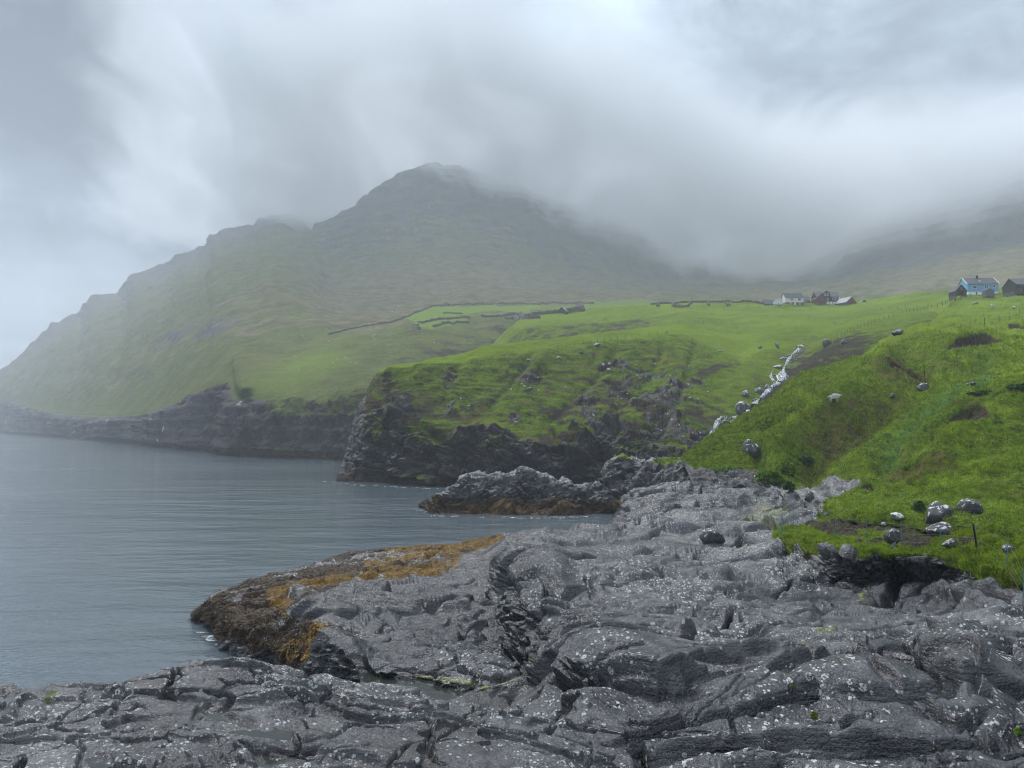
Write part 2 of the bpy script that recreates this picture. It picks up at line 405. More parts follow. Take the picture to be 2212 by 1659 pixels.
# ------------------------------------------------------------------ the mountain and the far coast
def build_mountain():
    u = np.arange(-200, 2660, 1.7)
    W = rail(u, [(-200, 926.5), (-60, 930), (0, 934.5), (215, 949), (344, 964), (430, 973), (505, 980), (515, 986), (600, 989), (700, 992), (800, 996),
                 (1000, 960, 330), (1300, 900, 420), (1700, 820, 500), (2650, 820, 500)], sm=3, smd=5)
    CTp = [(-200, 924.5), (-60, 885), (0, 863), (129, 897), (258, 906), (344, 897), (408, 867), (464, 838), (503, 829), (512, 867), (546, 866), (620, 872), (700, 868), (780, 850), (1000, 850), (1300, 850), (1700, 790), (2650, 790)]
    Wd = np.interp([p[0] for p in CTp], u, W[:, 1])
    CTr = rail(u, [(a, b, float(w) * 1.012 + 4) for (a, b), w in zip(CTp, Wd)], sm=4, smd=5)
    SUB = W.copy(); SUB[:, 2] = -4; SUB[:, 1] -= 2
    CTs = np.stack([gsmooth(CTr[:, a], 30) for a in range(3)], -1)
    far = [(-200, 924, 2950), (-150, 915, 2850), (-60, 850, 2200), (0, 807, 1950), (47, 775), (90, 736), (125, 704), (165, 687), (178, 683), (202, 652), (223, 640), (266, 636), (275, 627), (292, 601),
           (327, 590), (361, 580), (382, 566), (404, 553), (430, 547), (455, 534), (464, 515), (494, 504), (554, 495), (572, 478), (623, 470, 1950), (700, 468, 2000), (900, 475, 2000), (1100, 500, 2050), (1300, 500, 2100), (2650, 470, 2100)]
    fu = [p[0] for p in far if len(p) > 2]; fd = [p[2] for p in far if len(p) > 2]
    far = [(p[0], p[1], float(np.interp(p[0], fu, fd))) for p in far]
    FC = rail(u, far, sm=1.6, smd=30)
    BK = FC.copy(); BK[:, 1] += 300; BK[:, 2] = np.maximum(FC[:, 2] - 200, -5)
    def R(pts, frac, a, b, sm=12, smd=40):
        spec = rail(u, pts, sm=sm, smd=smd)
        B_ = CTr + (CTs - CTr) * min(1.0, frac * 9)
        dflt = B_ + (FC - B_) * frac
        dflt[:, 2] = B_[:, 2] + (FC[:, 2] - B_[:, 2]) * frac ** 1.05
        w = sstep(u, a, b)[:, None]
        return dflt * (1 - w) + spec * w
    S0 = R([(505, 826, 345), (512, 840, 305), (546, 838, 310), (620, 828, 320), (700, 805, 330), (780, 793, 340), (900, 775, 360), (1000, 790, 370), (1300, 790, 430), (1700, 740, 520), (2650, 740, 520)], .03, 470, 515, sm=5, smd=8)
    S1 = R([(516, 785, 400), (600, 775, 400), (700, 757, 400), (800, 742, 405), (900, 722, 420), (1000, 728, 420), (1130, 730, 430), (1300, 735, 450), (1500, 720, 500), (1700, 700, 560), (2650, 700, 540)], .10, 480, 640)
    S2 = R([(600, 735, 520), (780, 705, 520), (859, 689, 560), (934, 661, 640), (1045, 656, 680), (1283, 654, 700), (1500, 652, 700), (1656, 650, 700), (1900, 645, 700), (2100, 626, 640), (2212, 605, 620), (2650, 560, 600)], .26, 500, 760)
    S3 = R([(700, 640, 850), (859, 625, 900), (1000, 612, 950), (1283, 618, 1050), (1500, 622, 1200), (1656, 622, 1200), (1800, 614, 1000), (1950, 592, 900), (2100, 572, 850), (2212, 552, 820), (2650, 500, 800)], .47, 540, 760)
    S4 = R([(692, 570, 1180), (800, 510, 1250), (940, 475, 1300), (1100, 495, 1350), (1200, 550, 1350), (1350, 590, 1400), (1500, 606, 1600), (1656, 606, 1700), (1750, 605, 1350), (1850, 586, 1150), (2000, 562, 1050), (2100, 545, 1000), (2212, 528, 950), (2650, 470, 930)], .64, 560, 760)
    RG = R([(600, 562, 1480), (636, 532, 1500), (692, 490, 1520), (710, 482, 1530), (760, 460, 1540), (800, 430, 1550), (845, 398, 1570), (880, 376, 1580), (940, 364, 1600), (990, 370, 1610), (1040, 383, 1620), (1100, 400, 1640), (1160, 422, 1660), (1200, 440, 1700), (1300, 455, 1750), (1500, 440, 1950), (1700, 430, 1950),
            (1850, 440, 1500), (2000, 430, 1300), (2100, 400, 1250), (2212, 350, 1200), (2650, 250, 1200)], .78, 600, 660, sm=3)
    BH = R([(600, 562, 1500), (640, 534, 1560), (692, 530, 1750), (760, 525, 1820), (900, 500, 1880), (1100, 500, 1950), (1300, 500, 2000), (2650, 430, 1950)], .9, 600, 680)
    G, v = loft([SUB, W, CTr, S0, S1, S2, S3, S4, RG, BH, FC, BK], [3, 44, 14, 30, 44, 34, 50, 70, 26, 30, 8])
    V = v[:, None] + 0 * G[..., 0]
    N = normals(G); px0, py0 = project(G)
    z = G[..., 2]; up = N[..., 2]; steep = 1 - np.abs(up)
    d0 = G[..., 1]
    far_k = sstep(d0, 350, 900)
    # fall-line gullies: coordinate along the coast varies fast, along the slope slowly
    q = rotp(G, math.atan2(.611, .7915))          # x' runs inland, y' along the coast
    Q = np.stack([q[..., 0] / 6.0, q[..., 1], q[..., 2] / 8.0], -1)
    left = 1 - sstep(px0, 560, 860)
    gul = ridged(warp(Q, 90, 18), 55, 3) * left
    q2 = np.stack([G[..., 0], G[..., 1] / 5.0, G[..., 2] / 5.0], -1)
    gul2 = ridged(warp(q2, 90, 25), 95, 3) * (1 - left)
    slope = sstep(V, 3.0, 4.2)
    amp = np.interp(d0, [250, 500, 900, 1600], [1.0, 2.5, 6.5, 13])
    disp = (gul * .40 + gul2 * .42) * amp * slope * sstep(V, 3.5, 5.6)
    disp += fbm(G, 240, 4) * (1 - .8 * sstep(V, 7.3, 8.6)) * np.interp(d0, [300, 700, 1400], [.5, 4, 12]) * slope * sstep(V, 3.5, 6)
    disp *= (1 - .45 * sstep(V, 8.6, 9.8)); disp += fbm(G, 28, 4, .55) * np.interp(d0, [250, 600, 1400], [1.2, 2.6, 4.0]) * slope
    # basalt strata: stepped in height
    zz = z + 9 * pn(G, 260) + 3 * pn(G, 60)
    st = (stair(zz / 23.0, .35) - zz / 23.0 + .5)
    high = sstep(z + 30 * pn(G, 180), 170, 330) * sstep(V, 5.6, 7.2)
    disp += -st * 15 * high
    # sea cliff: blocks, columns and ledges
    cl = sstep(V, .9, 1.05) * (1 - sstep(V, 1.75, 2.25))
    zc = z + 2.2 * pn(G, 30)
    fa, ck = vor(warp(G, 9, 2.0), 5.0, (1, 1, 1.8)); fb, ck2 = vor(warp(G, 4, 1.0), 2.2, (1, 1, 1.6), off=40)
    disp += cl * (-(stair(zc / 5.5, .3) - zc / 5.5) * 1.6 + fa * 2.2 + fb * .9 + fbm(G, 13, 4, .6, (1, 1, 2.4)) * 3.0 + 5.5 * ridged(G, 40, 3, .5, (1, 1, 3)) * np.interp(d0, [250, 600], [.5, 1.6]))
    G = G + N * disp[..., None]
    # low rock shelf along the waterline
    N2 = normals(G); up2 = np.abs(N2[..., 2])
    n = fbm(G, 60, 4, .55)
    nn = fbm(G, 14, 4, .6)
    grass = sstep(V, 1.92, 2.12) + .0
    grass = np.where(V < 2.2, grass * .9 + nn * .3, 1.0)
    blk = sstep(px0, 520, 640) * sstep(V, 1.25, 1.9) * (1 - sstep(px0, 800, 900))
    grass = np.maximum(grass, blk * (.50 + .5 * nn + .35 * up2))
    strat = high * sstep(st, .15, .55) * (.9 + .5 * n) * sstep(px0, 600, 700)
    scree = high * .45 * (1 + n)
    up_rock = sstep(V, 6.3, 7.6) * sstep(px0, 640, 760) * (1 - .9 * sstep(px0, 1000, 1250) * (1 - sstep(V, 6.8, 7.3)))
    leftrock = (1 - sstep(px0, 600, 700)) * (sstep(py0 + 60 * n, 700, 620) * .0 + high * .55 * sstep(st + .3 * n, .1, .6))
    # a dark outcrop band half way up the left slope
    band = ell(px0, py0, 430, 715, 130, 22, -16, .5) * sstep(ridged(G, 60, 3), .2, 1.0)
    bandr = ell(px0, py0, 1980, 560, 330, 34, -8, .35)
    talus = ridged(np.stack([G[..., 0], G[..., 1] / 3, G[..., 2] / 4], -1), 60, 3)
    rockk = np.clip(np.maximum.reduce([strat * .8 + scree * up_rock, up_rock * .45 * (1 + .8 * n), leftrock, band * .75]), 0, 1)
    rightm = sstep(px0, 1640, 1760) * sstep(V + .55 * n + .25 * talus, 6.7, 7.15)
    midm = sstep(px0, 1050, 1180) * (1 - sstep(px0, 1640, 1760)) * sstep(V + .5 * n + .4 * talus, 6.9, 7.6)
    rockk = np.maximum(rockk, np.maximum(rightm, midm) * .95)
    zs = zz / 11.0; fine = 1.25 * sstep(zs - np.floor(zs), .40, .60) * sstep(V + .5 * n, 6.2, 7.4) * sstep(px0, 640, 740)
    rockk = np.maximum(rockk, fine * .8)
    rockk = np.maximum(rockk, (1 - sstep(px0, 560, 700)) * np.clip(sstep(V + .9 * n, 6.8, 8.8) * .8, 0, 1) * (.6 + .6 * sstep(st, .1, .6)))
    grass = np.clip(np.where(V > 2.2, 1.02 - rockk * np.interp(V, [5.8, 7], [.85, 1.35]), grass), 0, 1)
    moor = sstep(V + .6 * n, 4.3, 5.3) * (1 - .75 * sstep(V, 6.0, 6.8)) * sstep(px0, 480, 800)
    moor = np.maximum(moor, (.42 + .4 * n) * sstep(V, 3.2, 4.5) * (1 - sstep(px0, 820, 900) * (1 - sstep(V, 4.9, 5.1))))
    moor = np.maximum(moor, .35 * sstep(V, 6, 7))
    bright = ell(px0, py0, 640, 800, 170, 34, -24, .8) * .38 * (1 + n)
    fields = [[(870, 690), (935, 663), (1170, 659), (1165, 676), (1000, 684), (905, 706)], [(1175, 659), (1245, 657), (1235, 674), (1165, 676)], [(1250, 657), (1420, 655), (1430, 668), (1240, 674)],
              [(895, 708), (940, 690), (1000, 688), (1010, 698), (930, 712)], [(1420, 653), (1640, 653), (1670, 668), (1400, 668)]]
    fld = np.zeros_like(px0)
    for i, f in enumerate(fields): fld[inpoly(px0, py0, f)] = (1.0, .55, .8, 1.0, .9)[i]
    bright = np.maximum(bright, fld); moor = moor * (1 - fld)
    gully = ell(px0, py0, 1000, 745, 190, 24, -14, .4) * (.6 + .6 * nn)
    soil = gully * .7
    grass = grass * (1 - .5 * gully)
    weed = (1 - sstep(z, 1.6, 4.0)) * (1 - sstep(V, 1.6, 2.0)) * .75
    algae = ell(px0, py0, 610, 978, 110, 9) * .7
    lich = cl * .55 * sstep(nn, 0, .4) * (1 - sstep(px0, 250, 520)) + ell(px0, py0, 520, 868, 26, 10) * .9
    pale = cl * (1 - sstep(px0, 300, 460)) * .35 * sstep(ridged(G, 16, 3, .5, (1, 1, .4)), .3, .9)
    Z = 0 * z
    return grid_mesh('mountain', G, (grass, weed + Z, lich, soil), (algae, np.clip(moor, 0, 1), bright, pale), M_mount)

# ------------------------------------------------------------------ headland with the grassy plateau up to the village
def build_headland():
    u = np.arange(600, 2200, 1.15)
    W = rail(u, [(600, 1000, 265, 860), (660, 1022, 205, 760), (700, 1037, None, 722), (740, 1040, None, 742), (850, 1044), (960, 1052), (1000, 1048), (1100, 1056), (1300, 1060), (1400, 1050, 128), (1450, 1020, 130), (1500, 990, 132),
                 (1600, 932, 130), (1700, 862, 125), (1800, 803, 130), (1900, 762, 140), (2000, 732, 150), (2200, 705, 150)], sm=5)
    SUB = W.copy(); SUB[:, 2] -= 3; SUB[:, 1] -= 1
    SH = rail(u, [(600, 990, 267, 862), (660, 1010, 207, 765), (700, 1020, 174, 734), (740, 1022, 171, 755), (850, 1022, 162), (960, 1028, 152), (1100, 1036, 149), (1300, 1042, 144), (1400, 1035, 130), (1450, 1008, 132), (1500, 984, 134),
                  (1600, 922, 134), (1700, 846, 135), (1800, 788, 142), (1900, 755, 150), (2000, 722, 162), (2200, 698, 160)], sm=5)
    MC = rail(u, [(600, 950, 270, 862), (660, 960, 212, 775), (700, 945, 178, 757), (740, 950, 172, 778), (850, 975, 162), (960, 985, 156), (1100, 985, 151), (1250, 975, 148), (1300, 985, 147), (1400, 1000, 140), (1481, 990, 136),
                  (1600, 910, 140), (1700, 830, 150), (1800, 770, 160), (1900, 748, 165), (2000, 715, 180), (2200, 690, 180)], sm=6)
    GE = rail(u, [(600, 880, 275, 865), (660, 870, 218, 795), (700, 862, 182, 784), (740, 868, 175, 803), (800, 900, 168, 835), (881, 915, 163), (956, 930, 160), (1050, 938, 157), (1123, 940, 155), (1179, 955, 152), (1253, 930, 153), (1402, 945, 148), (1481, 970, 140),
                  (1600, 893, 152), (1700, 800, 190), (1800, 745, 190), (1900, 728, 200), (2000, 702, 210), (2200, 675, 230)], sm=8)
    MF = rail(u, [(600, 850, 280, 870), (660, 840, 222, 805), (700, 832, 188, 800), (740, 835, 181, 816), (850, 848, 175), (956, 858, 175), (1100, 862, 175), (1250, 850, 178), (1402, 850, 182), (1481, 860, 180),
                  (1600, 838, 180), (1700, 778, 205), (1800, 728, 220), (1900, 713, 222), (2000, 690, 230), (2200, 662, 265)], sm=10)
    BR = rail(u, [(600, 830, 285, 880), (660, 820, 228, 830), (700, 808, 192, 816), (740, 803, 186, 830), (851, 796, 184), (918, 792, 187), (993, 783, 191), (1104, 770, 198), (1179, 766, 203), (1253, 754, 209), (1328, 744, 217), (1481, 735, 235),
                  (1600, 780, 215), (1700, 750, 225), (1800, 710, 250), (1900, 700, 245), (2000, 680, 250), (2200, 652, 290)], sm=8)
    BS = rail(u, [(600, 828, 300, 885), (660, 812, 240, 845), (700, 800, 200, 832), (740, 798, 192, 842), (851, 792, 192), (993, 767, 204), (1142, 745, 222), (1290, 728, 246), (1402, 715, 268), (1481, 705, 290),
                  (1600, 735, 265), (1700, 720, 265), (1800, 690, 300), (1900, 683, 290), (2000, 665, 290), (2200, 645, 310)], sm=8)
    GU = rail(u, [(600, 905, 330, 900), (700, 890, 270, 880), (740, 880, 250, 860), (851, 860, 240), (993, 825, 245), (1142, 785, 265), (1290, 748, 295), (1365, 722, 310), (1402, 708, 320), (1481, 690, 330),
                  (1600, 700, 320), (1700, 690, 330), (1800, 675, 350), (1900, 668, 340), (2000, 652, 330), (2200, 641, 325)], sm=10)
    GT = rail(u, [(600, 925, 360, 920), (740, 900, 300, 885), (851, 885, 300, 890), (900, 880, 300), (993, 840, 300), (1060, 790, 320), (1123, 712, 345), (1200, 706, 352), (1290, 700, 360), (1402, 690, 370), (1481, 675, 370),
                  (1600, 680, 360), (1700, 670, 385), (1800, 662, 400), (1900, 658, 390), (2000, 644, 360), (2200, 638, 335)], sm=10)
    T3 = rail(u, [(600, 940, 400, 930), (740, 930, 400, 905), (851, 920, 400, 910), (930, 900, 400), (993, 850, 400), (1060, 760, 420), (1123, 697, 430), (1200, 683, 430), (1290, 671, 430), (1400, 665, 430), (1481, 661, 430), (1600, 661, 430), (1700, 656, 430), (1850, 655, 430), (1900, 650, 430), (1950, 641, 420), (2050, 637, 390), (2200, 637, 345)], sm=8)
    BK = T3.copy(); BK[:, 1] += 70; BK[:, 2] -= 14
    G, v = loft([SUB, W, SH, MC, GE, MF, BR, BS, GU, GT, T3, BK], [3, 20, 50, 46, 66, 56, 30, 18, 24, 26, 6])
    V = v[:, None] + 0 * G[..., 0]
    N = normals(G); px0, py0 = project(G); z = G[..., 2]; d0 = G[..., 1]
    right = sstep(px0, 1470, 1620)
    rockz = (1 - sstep(V + .95 * fbm(G, 15, 4), 3.75, 4.25)) * (1 - right)
    # cliff relief: inclined beds, blocks, deep clefts
    Pt = G + 1.2 * np.stack([pn(G, 9), pn(G, 9, off=9), pn(G, 9, off=19)], -1)
    bed = Pt[..., 2] + .42 * Pt[..., 0] + .25 * Pt[..., 1]
    fa, ck = vor(rotp(Pt, .4), 3.2, (1.5, 1, .7)); fb, ck2 = vor(warp(G, 2.0, .5), 1.25, (1.5, 1, .7), off=30)
    rk = -(stair(bed / 2.6, .3) - bed / 2.6) * .7 + fbm(G, 9, 5, .58) * 2.0 + 2.4 * ridged(G, 22, 3, .5, (1, 1, 1.3)) - 1.6
    rk += fa * 1.5 + fb * .65 - .5 * (1 - sstep(ck, 0, .12))
    # turf: sheep terraces
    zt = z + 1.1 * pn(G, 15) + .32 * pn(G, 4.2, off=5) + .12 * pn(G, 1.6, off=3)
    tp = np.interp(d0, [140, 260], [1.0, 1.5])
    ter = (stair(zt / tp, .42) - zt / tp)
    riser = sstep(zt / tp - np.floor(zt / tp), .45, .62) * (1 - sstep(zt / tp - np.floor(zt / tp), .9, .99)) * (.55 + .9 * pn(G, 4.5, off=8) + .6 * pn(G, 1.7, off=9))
    steep = 1 - np.abs(N[..., 2])
    tk = np.interp(steep, [.04, .25], [.15, 1.0])
    gd = -ter * .95 * tk + fbm(G, 18, 4, .5) * 1.1 * np.interp(V, [4, 6.4, 7.5], [1, .6, .35])
    # ribs and gullies running down the grassy face
    q = np.stack([G[..., 0] - .35 * z * 2, G[..., 1] / 4, z / 5], -1)
    gd += ridged(warp(q, 20, 9), 34, 4) * 1.15 * sstep(V, 4.2, 5) * (1 - sstep(V, 5.8, 6.4)) * (1 - .5 * right)
    gd += .25 * fbm(G, 2.5, 3) + sstep(V, 5.9, 6.5) * (1.3 * ridged(warp(rotp(G, .6), 18, 5), 20, 3, .5, (2.5, .7, 1)) * .6)
    disp = rk * rockz * sstep(V, .8, 1.2) + gd * (1 - rockz)
    patches = [(974, 822, 26, 20), (967, 872, 28, 34), (1142, 832, 34, 42), (1270, 872, 30, 34), (1100, 900, 30, 16), (880, 880, 14, 14), (1395, 868, 95, 78), (1330, 800, 40, 20),
               (1480, 850, 50, 60), (1450, 930, 50, 40), (1385, 920, 60, 50)]
    pk = np.zeros_like(px0)
    for a, b, c, e in patches: pk = np.maximum(pk, ell(px0, py0, a, b, c, e, 0, .6))
    nz = fbm(G, 7, 4, .6)
    pk = np.clip(pk * (.55 + 1.1 * nz), 0, 1)
    disp += pk * (rk * .5 - .3) * (1 - rockz)
    stream = [(1512, 964), (1535, 925), (1560, 905), (1600, 885), (1625, 868), (1650, 850), (1668, 828), (1690, 805), (1700, 785), (1715, 765), (1735, 745), (1758, 720), (1785, 700), (1808, 688)]
    sdist = pdist(px0, py0, stream)
    for pts_, w_, a_ in [([(1150, 772), (1112, 830), (1058, 885), (1018, 902)], 8, .9), ([(1330, 768), (1290, 820), (1236, 876), (1180, 912)], 8, 1.0), ([(1000, 785), (968, 830), (962, 875)], 7, .5), ([(1430, 770), (1400, 830), (1318, 905)], 9, .8),
                         ([(1190, 925), (1215, 965), (1240, 990)], 9, -1.4), ([(1200, 935), (1300, 990), (1330, 1030)], 12, 2.6), ([(930, 935), (990, 985), (1000, 1040)], 9, 1.8), ([(1500, 760), (1476, 850), (1430, 930)], 10, 1.0), ([(1180, 775), (1142, 820)], 14, -.9)]:
        disp -= np.exp(-(pdist(px0, py0, pts_) / w_) ** 2) * a_
    gully2 = [(1140, 760), (1200, 730), (1300, 716), (1370, 705)]
    disp += -np.exp(-(sdist / 34) ** 2) * np.interp(d0, [140, 200, 400], [2.0, 2.6, .6]) * sstep(V, 3, 4.1)
    # dark gully wall below the far field tongue
    U_ = u[None, :] + 0 * V
    disp = disp * (.3 + .7 * sstep(U_, 730, 800))
    G = G + N * disp[..., None]
    N2 = normals(G); up = np.abs(N2[..., 2])
    gwall = sstep(V, 7.7, 8.1) * (1 - sstep(V, 8.85, 9.1)) * (1 - sstep(px0, 1340, 1500))
    grass = np.clip(1.08 - 1.15 * rockz, 0, 1)
    moorish = 1 - sstep(up, .35, .75)
    grass = grass - pk * .75 - .22 * (1 - sstep(up, .3, .62)) * (1 - rockz)
    grass = np.maximum(grass, rockz * (.15 + .9 * (up - .25) + .5 * nz) * sstep(V, 2.6, 3.6))
    # brown earth slope on the right bank of the stream
    bank = ell(px0, py0, 1770, 790, 130, 40, -33, .35)
    bank = np.maximum(bank, ell(px0, py0, 1680, 850, 60, 26, -35, .4))
    soil = bank * .85 * (.8 + .5 * nz) + .5 * ell(px0, py0, 1560, 805, 60, 10, -20) + .55 * (1 - sstep(up, .2, .5)) * (1 - rockz) * sstep(V, 4, 4.6) * (1 - sstep(V, 6.4, 7))
    soil += gwall * (.35 + .9 * nz)
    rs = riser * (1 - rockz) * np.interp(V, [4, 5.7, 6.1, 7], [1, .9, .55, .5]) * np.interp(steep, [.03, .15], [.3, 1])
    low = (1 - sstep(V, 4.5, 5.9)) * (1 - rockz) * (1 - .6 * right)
    soil += (.62 + .25 * low) * cl0(rs) + low * .62 * sstep(fbm(G, 9, 5, .65, (1, 1, .7), off=21), .02, .35)  # bare earth on risers, plus shade under each lip put into the colour
    grass = grass - bank * .4 - gwall * (.25 + .5 * nz)
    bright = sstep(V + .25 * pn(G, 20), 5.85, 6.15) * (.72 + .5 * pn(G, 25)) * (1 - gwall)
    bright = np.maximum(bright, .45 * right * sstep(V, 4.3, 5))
    tf_ = zt / tp - np.floor(zt / tp); bright = np.maximum(bright, (1 - rockz) * .42 * (sstep(tf_, .0, .1) * (1 - sstep(tf_, .3, .45))) * (.8 + pn(G, 6)))  # terrace tops painted as brighter grass, standing in for light on the treads
    moor = 1.0 * cl0(rs) + .55 * low * (.6 + nz) + moorish * .45 * (1 - rockz) + .3 * sstep(fbm(G, 30, 3), 0, .6) * (1 - sstep(V, 5.8, 6.2))  # riser browning also paints the shade below the terrace lips
    bright = bright * (1 - rockz); weed = (1 - sstep(z, 1.0, 2.4)) * .62 * (1 - right)
    algae = ell(px0, py0, 895, 1030, 50, 6) * .9 + ell(px0, py0, 1290, 1030, 40, 8) * .5
    soil += .55 * np.exp(-(sdist / np.interp(py0, [690, 960], [7, 22])) ** 2) * sstep(nz, -.3, .3)
    soil += pk * .42 * sstep(nz + .4 * pn(G, 3), -.3, .4)
    lich = pk * .45 * sstep(nz, .15, .5) + .35 * rockz * sstep(nz, .2, .6) * sstep(V, 3, 4) + np.exp(-(sdist / 12) ** 2) * .5 * sstep(py0, 700, 740)
    grass = grass - np.exp(-(sdist / np.interp(py0, [690, 740, 960], [2.5, 6, 13])) ** 2) * .62 * (.5 + sstep(nz, -.2, .4)) * sstep(py0, 700, 735)
    cl = lambda a: np.clip(a, 0, 1)
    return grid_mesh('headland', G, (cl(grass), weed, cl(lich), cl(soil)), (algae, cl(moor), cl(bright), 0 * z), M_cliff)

# ------------------------------------------------------------------ near green hill on the right
def build_hill():
    u = np.arange(1440, 2680, .95)
    t0 = lambda y, Y: [(1440, y, Y, 1486), (1466, 986, 93, 1473)]
    EB0 = rail(u, [(1440, 1010, 112, 1486), (1466, 992, 91, 1473), (1500, 1054, 82.5), (1637, 1056, 76), (1680, 1070, 66), (1740, 1100, 55), (1772, 1125, 48), (1800, 1150, 44), (1900, 1160, 41), (2000, 1165, 38.5), (2100, 1176, 35.5), (2212, 1196, 31.5), (2680, 1245, 25)], sm=5)
    EB = rail(u, [(1440, 1008, 112, 1486), (1466, 989, 91.5, 1473), (1500, 1014, 86), (1637, 1018, 80), (1680, 1040, 71), (1740, 1066, 62), (1772, 1105, 51), (1790, 1128, 46), (1900, 1138, 42.5), (2000, 1142, 40), (2100, 1150, 37), (2212, 1170, 33), (2680, 1225, 26)], sm=5)
    E1 = rail(u, [(1440, 1006, 113, 1486), (1466, 987, 93, 1473), (1500, 1002, 90), (1637, 1000, 84), (1700, 1004, 79), (1780, 1015, 71), (1830, 1040, 62), (1862, 1050, 58), (1900, 1058, 56), (2000, 1062, 52), (2100, 1070, 48), (2212, 1080, 44), (2680, 1120, 36)], sm=8)
    E2 = rail(u, [(1440, 1004, 114, 1486), (1466, 986, 94, 1473), (1550, 962, 95), (1637, 952, 92), (1700, 948, 88), (1800, 940, 82), (1860, 930, 80), (1900, 922, 78), (2000, 920, 70), (2212, 940, 60), (2680, 960, 50)], sm=10)
    E3 = rail(u, [(1440, 1002, 115, 1486), (1466, 985.5, 95, 1473), (1520, 967, 98), (1607, 911, 102), (1706, 862, 100), (1808, 850, 96), (1900, 830, 92), (2000, 808, 88), (2100, 800, 84), (2212, 800, 80), (2680, 800, 70)], sm=8)
    BW = rail(u, [(1440, 1001, 116, 1486), (1466, 985, 96, 1473), (1520, 964, 100), (1607, 904, 106), (1660, 876, 108), (1706, 835, 110), (1744, 809, 112), (1808, 786, 114), (1858, 763, 116), (1911, 736, 120), (1995, 708, 125), (2060, 722, 118), (2120, 738, 110), (2212, 742, 105), (2680, 730, 100)], sm=8)
    E5 = rail(u, [(1440, 1010, 118, 1486), (1466, 1000, 105, 1473), (1520, 988, 118), (1607, 930, 122), (1706, 862, 122), (1808, 808, 128), (1911, 760, 135), (1960, 740, 140), (2050, 690, 165), (2120, 694, 158), (2212, 694, 150), (2680, 680, 140)], sm=10)
    E6 = rail(u, [(1440, 1020, 120, 1486), (1466, 1010, 110, 1473), (1520, 1010, 124), (1607, 955, 128), (1706, 890, 128), (1808, 830, 134), (1911, 785, 142), (1960, 760, 150), (2050, 658, 245), (2120, 656, 245), (2212, 655, 230), (2680, 640, 200)], sm=10)
    E7 = rail(u, [(1440, 1030, 122, 1486), (1466, 1020, 115, 1473), (1520, 1030, 128), (1607, 980, 132), (1706, 910, 132), (1808, 850, 138), (1911, 805, 146), (1960, 780, 160), (2040, 640, 325), (2080, 637, 330), (2153, 634, 330), (2180, 632, 322), (2212, 630, 312), (2680, 610, 260)], sm=8)
    BK = E7.copy(); BK[:, 1] += 60; BK[:, 2] -= 12
    G, v = loft([EB0, EB, E1, E2, E3, BW, E5, E6, E7, BK], [34, 76, 110, 96, 66, 40, 30, 24, 5])
    V = v[:, None] + 0 * G[..., 0]
    N = normals(G); px0, py0 = project(G); z = G[..., 2]; d0 = G[..., 1]
    tip = sstep(px0, 1476, 1530)
    # big folds running down to the left, turf tufts and small terraces
    q = rotp(G, rad(-35)); Q = np.stack([q[..., 0], q[..., 1] / 3.0, q[..., 2] / 2], -1)
    disp = fbm(G, 16, 3, .5) * .9 * sstep(V, .9, 2)
    zt = z + .8 * pn(G, 6) + .5 * pn(G, 2.0, off=5) + .2 * pn(G, .8, off=15)
    steep = 1 - np.abs(N[..., 2])
    ter = (stair(zt / .62, .45) - zt / .62)
    riser = sstep(zt / .62 - np.floor(zt / .62), .5, .62) * (1 - sstep(zt / .62 - np.floor(zt / .62), .9, .99)) * (.2 + 1.1 * pn(G, 3.5, off=8) + .8 * pn(G, 1.2, off=9))
    disp += -ter * .34 * np.interp(steep, [.05, .3], [.2, 1.0]) * sstep(V, .9, 1.6)
    disp += np.abs(fbm(Q, 2.4, 3, .55)) * .38 + fbm(G, .8, 3, .6) * .16 + np.abs(pn(G, .5)) * .22
    # spur ridge line across the hill and hollows
    spur = [(1672, 1000), (1706, 968), (1751, 926), (1820, 866), (1866, 816), (1922, 785)]
    ds = pdist(px0, py0, spur); 
    disp += np.exp(-(ds / 22) ** 2) * 3.0 * sstep(V, 1, 2)
    for pts_, w_, a_ in [([(1640, 985), (1700, 935), (1765, 885), (1830, 835), (1880, 792)], 17, 1.9), ([(1740, 1000), (1790, 960), (1850, 915), (1930, 855), (1990, 805)], 24, 1.3), ([(1900, 1000), (1980, 930), (2060, 870), (2130, 815)], 20, .9),
                         ([(2010, 1010), (2070, 960), (2150, 900), (2240, 850)], 26, -.8), ([(1960, 990), (2020, 930), (2100, 870)], 18, -.7), ([(2050, 800), (2120, 785), (2212, 800)], 18, .9)]:
        disp -= np.exp(-(pdist(px0, py0, pts_) / w_) ** 2) * a_ * 1.5 * sstep(V, 1.2, 2)
    hol = [(1690, 930, 45, 22, -30, 1.4), (1900, 900, 110, 26, -38, 1.3), (1760, 985, 60, 26, -20, 1.0), (1700, 1035, 60, 22, 0, 1.0), (2000, 1010, 60, 30, -30, .5)]
    for a, b, c, e, r, am in hol: disp -= ell(px0, py0, a, b, c, e, r, .7) * am
    # slips where the turf has torn and dark earth shows: a hanging lip above, a bite below
    slips = [(2105, 748, 62, 9, -5), (2200, 712, 34, 3, 0), (2095, 925, 44, 17, -12), (1938, 801, 15, 2.2, -12), (1972, 797, 11, 2, -5), (1672, 950, 14, 5, -10), (1775, 1010, 10, 8, 0), (1875, 1062, 14, 3, 0)]
    sl = np.zeros_like(px0)
    for a, b, c, e, r in slips:
        k = ell(px0 + 7 * pn(G, 2.5), py0 + 5 * pn(G, 1.6, off=4), a, b, c, e, r, .4) ; sl = np.maximum(sl, k)
        disp += ell(px0, py0, a, b - e * 1.25, c * .95, e * .5, r, .5) * np.interp(b, [700, 1060], [.9, .35])
    disp -= sl * np.interp(py0, [700, 1060], [1.1, .5])
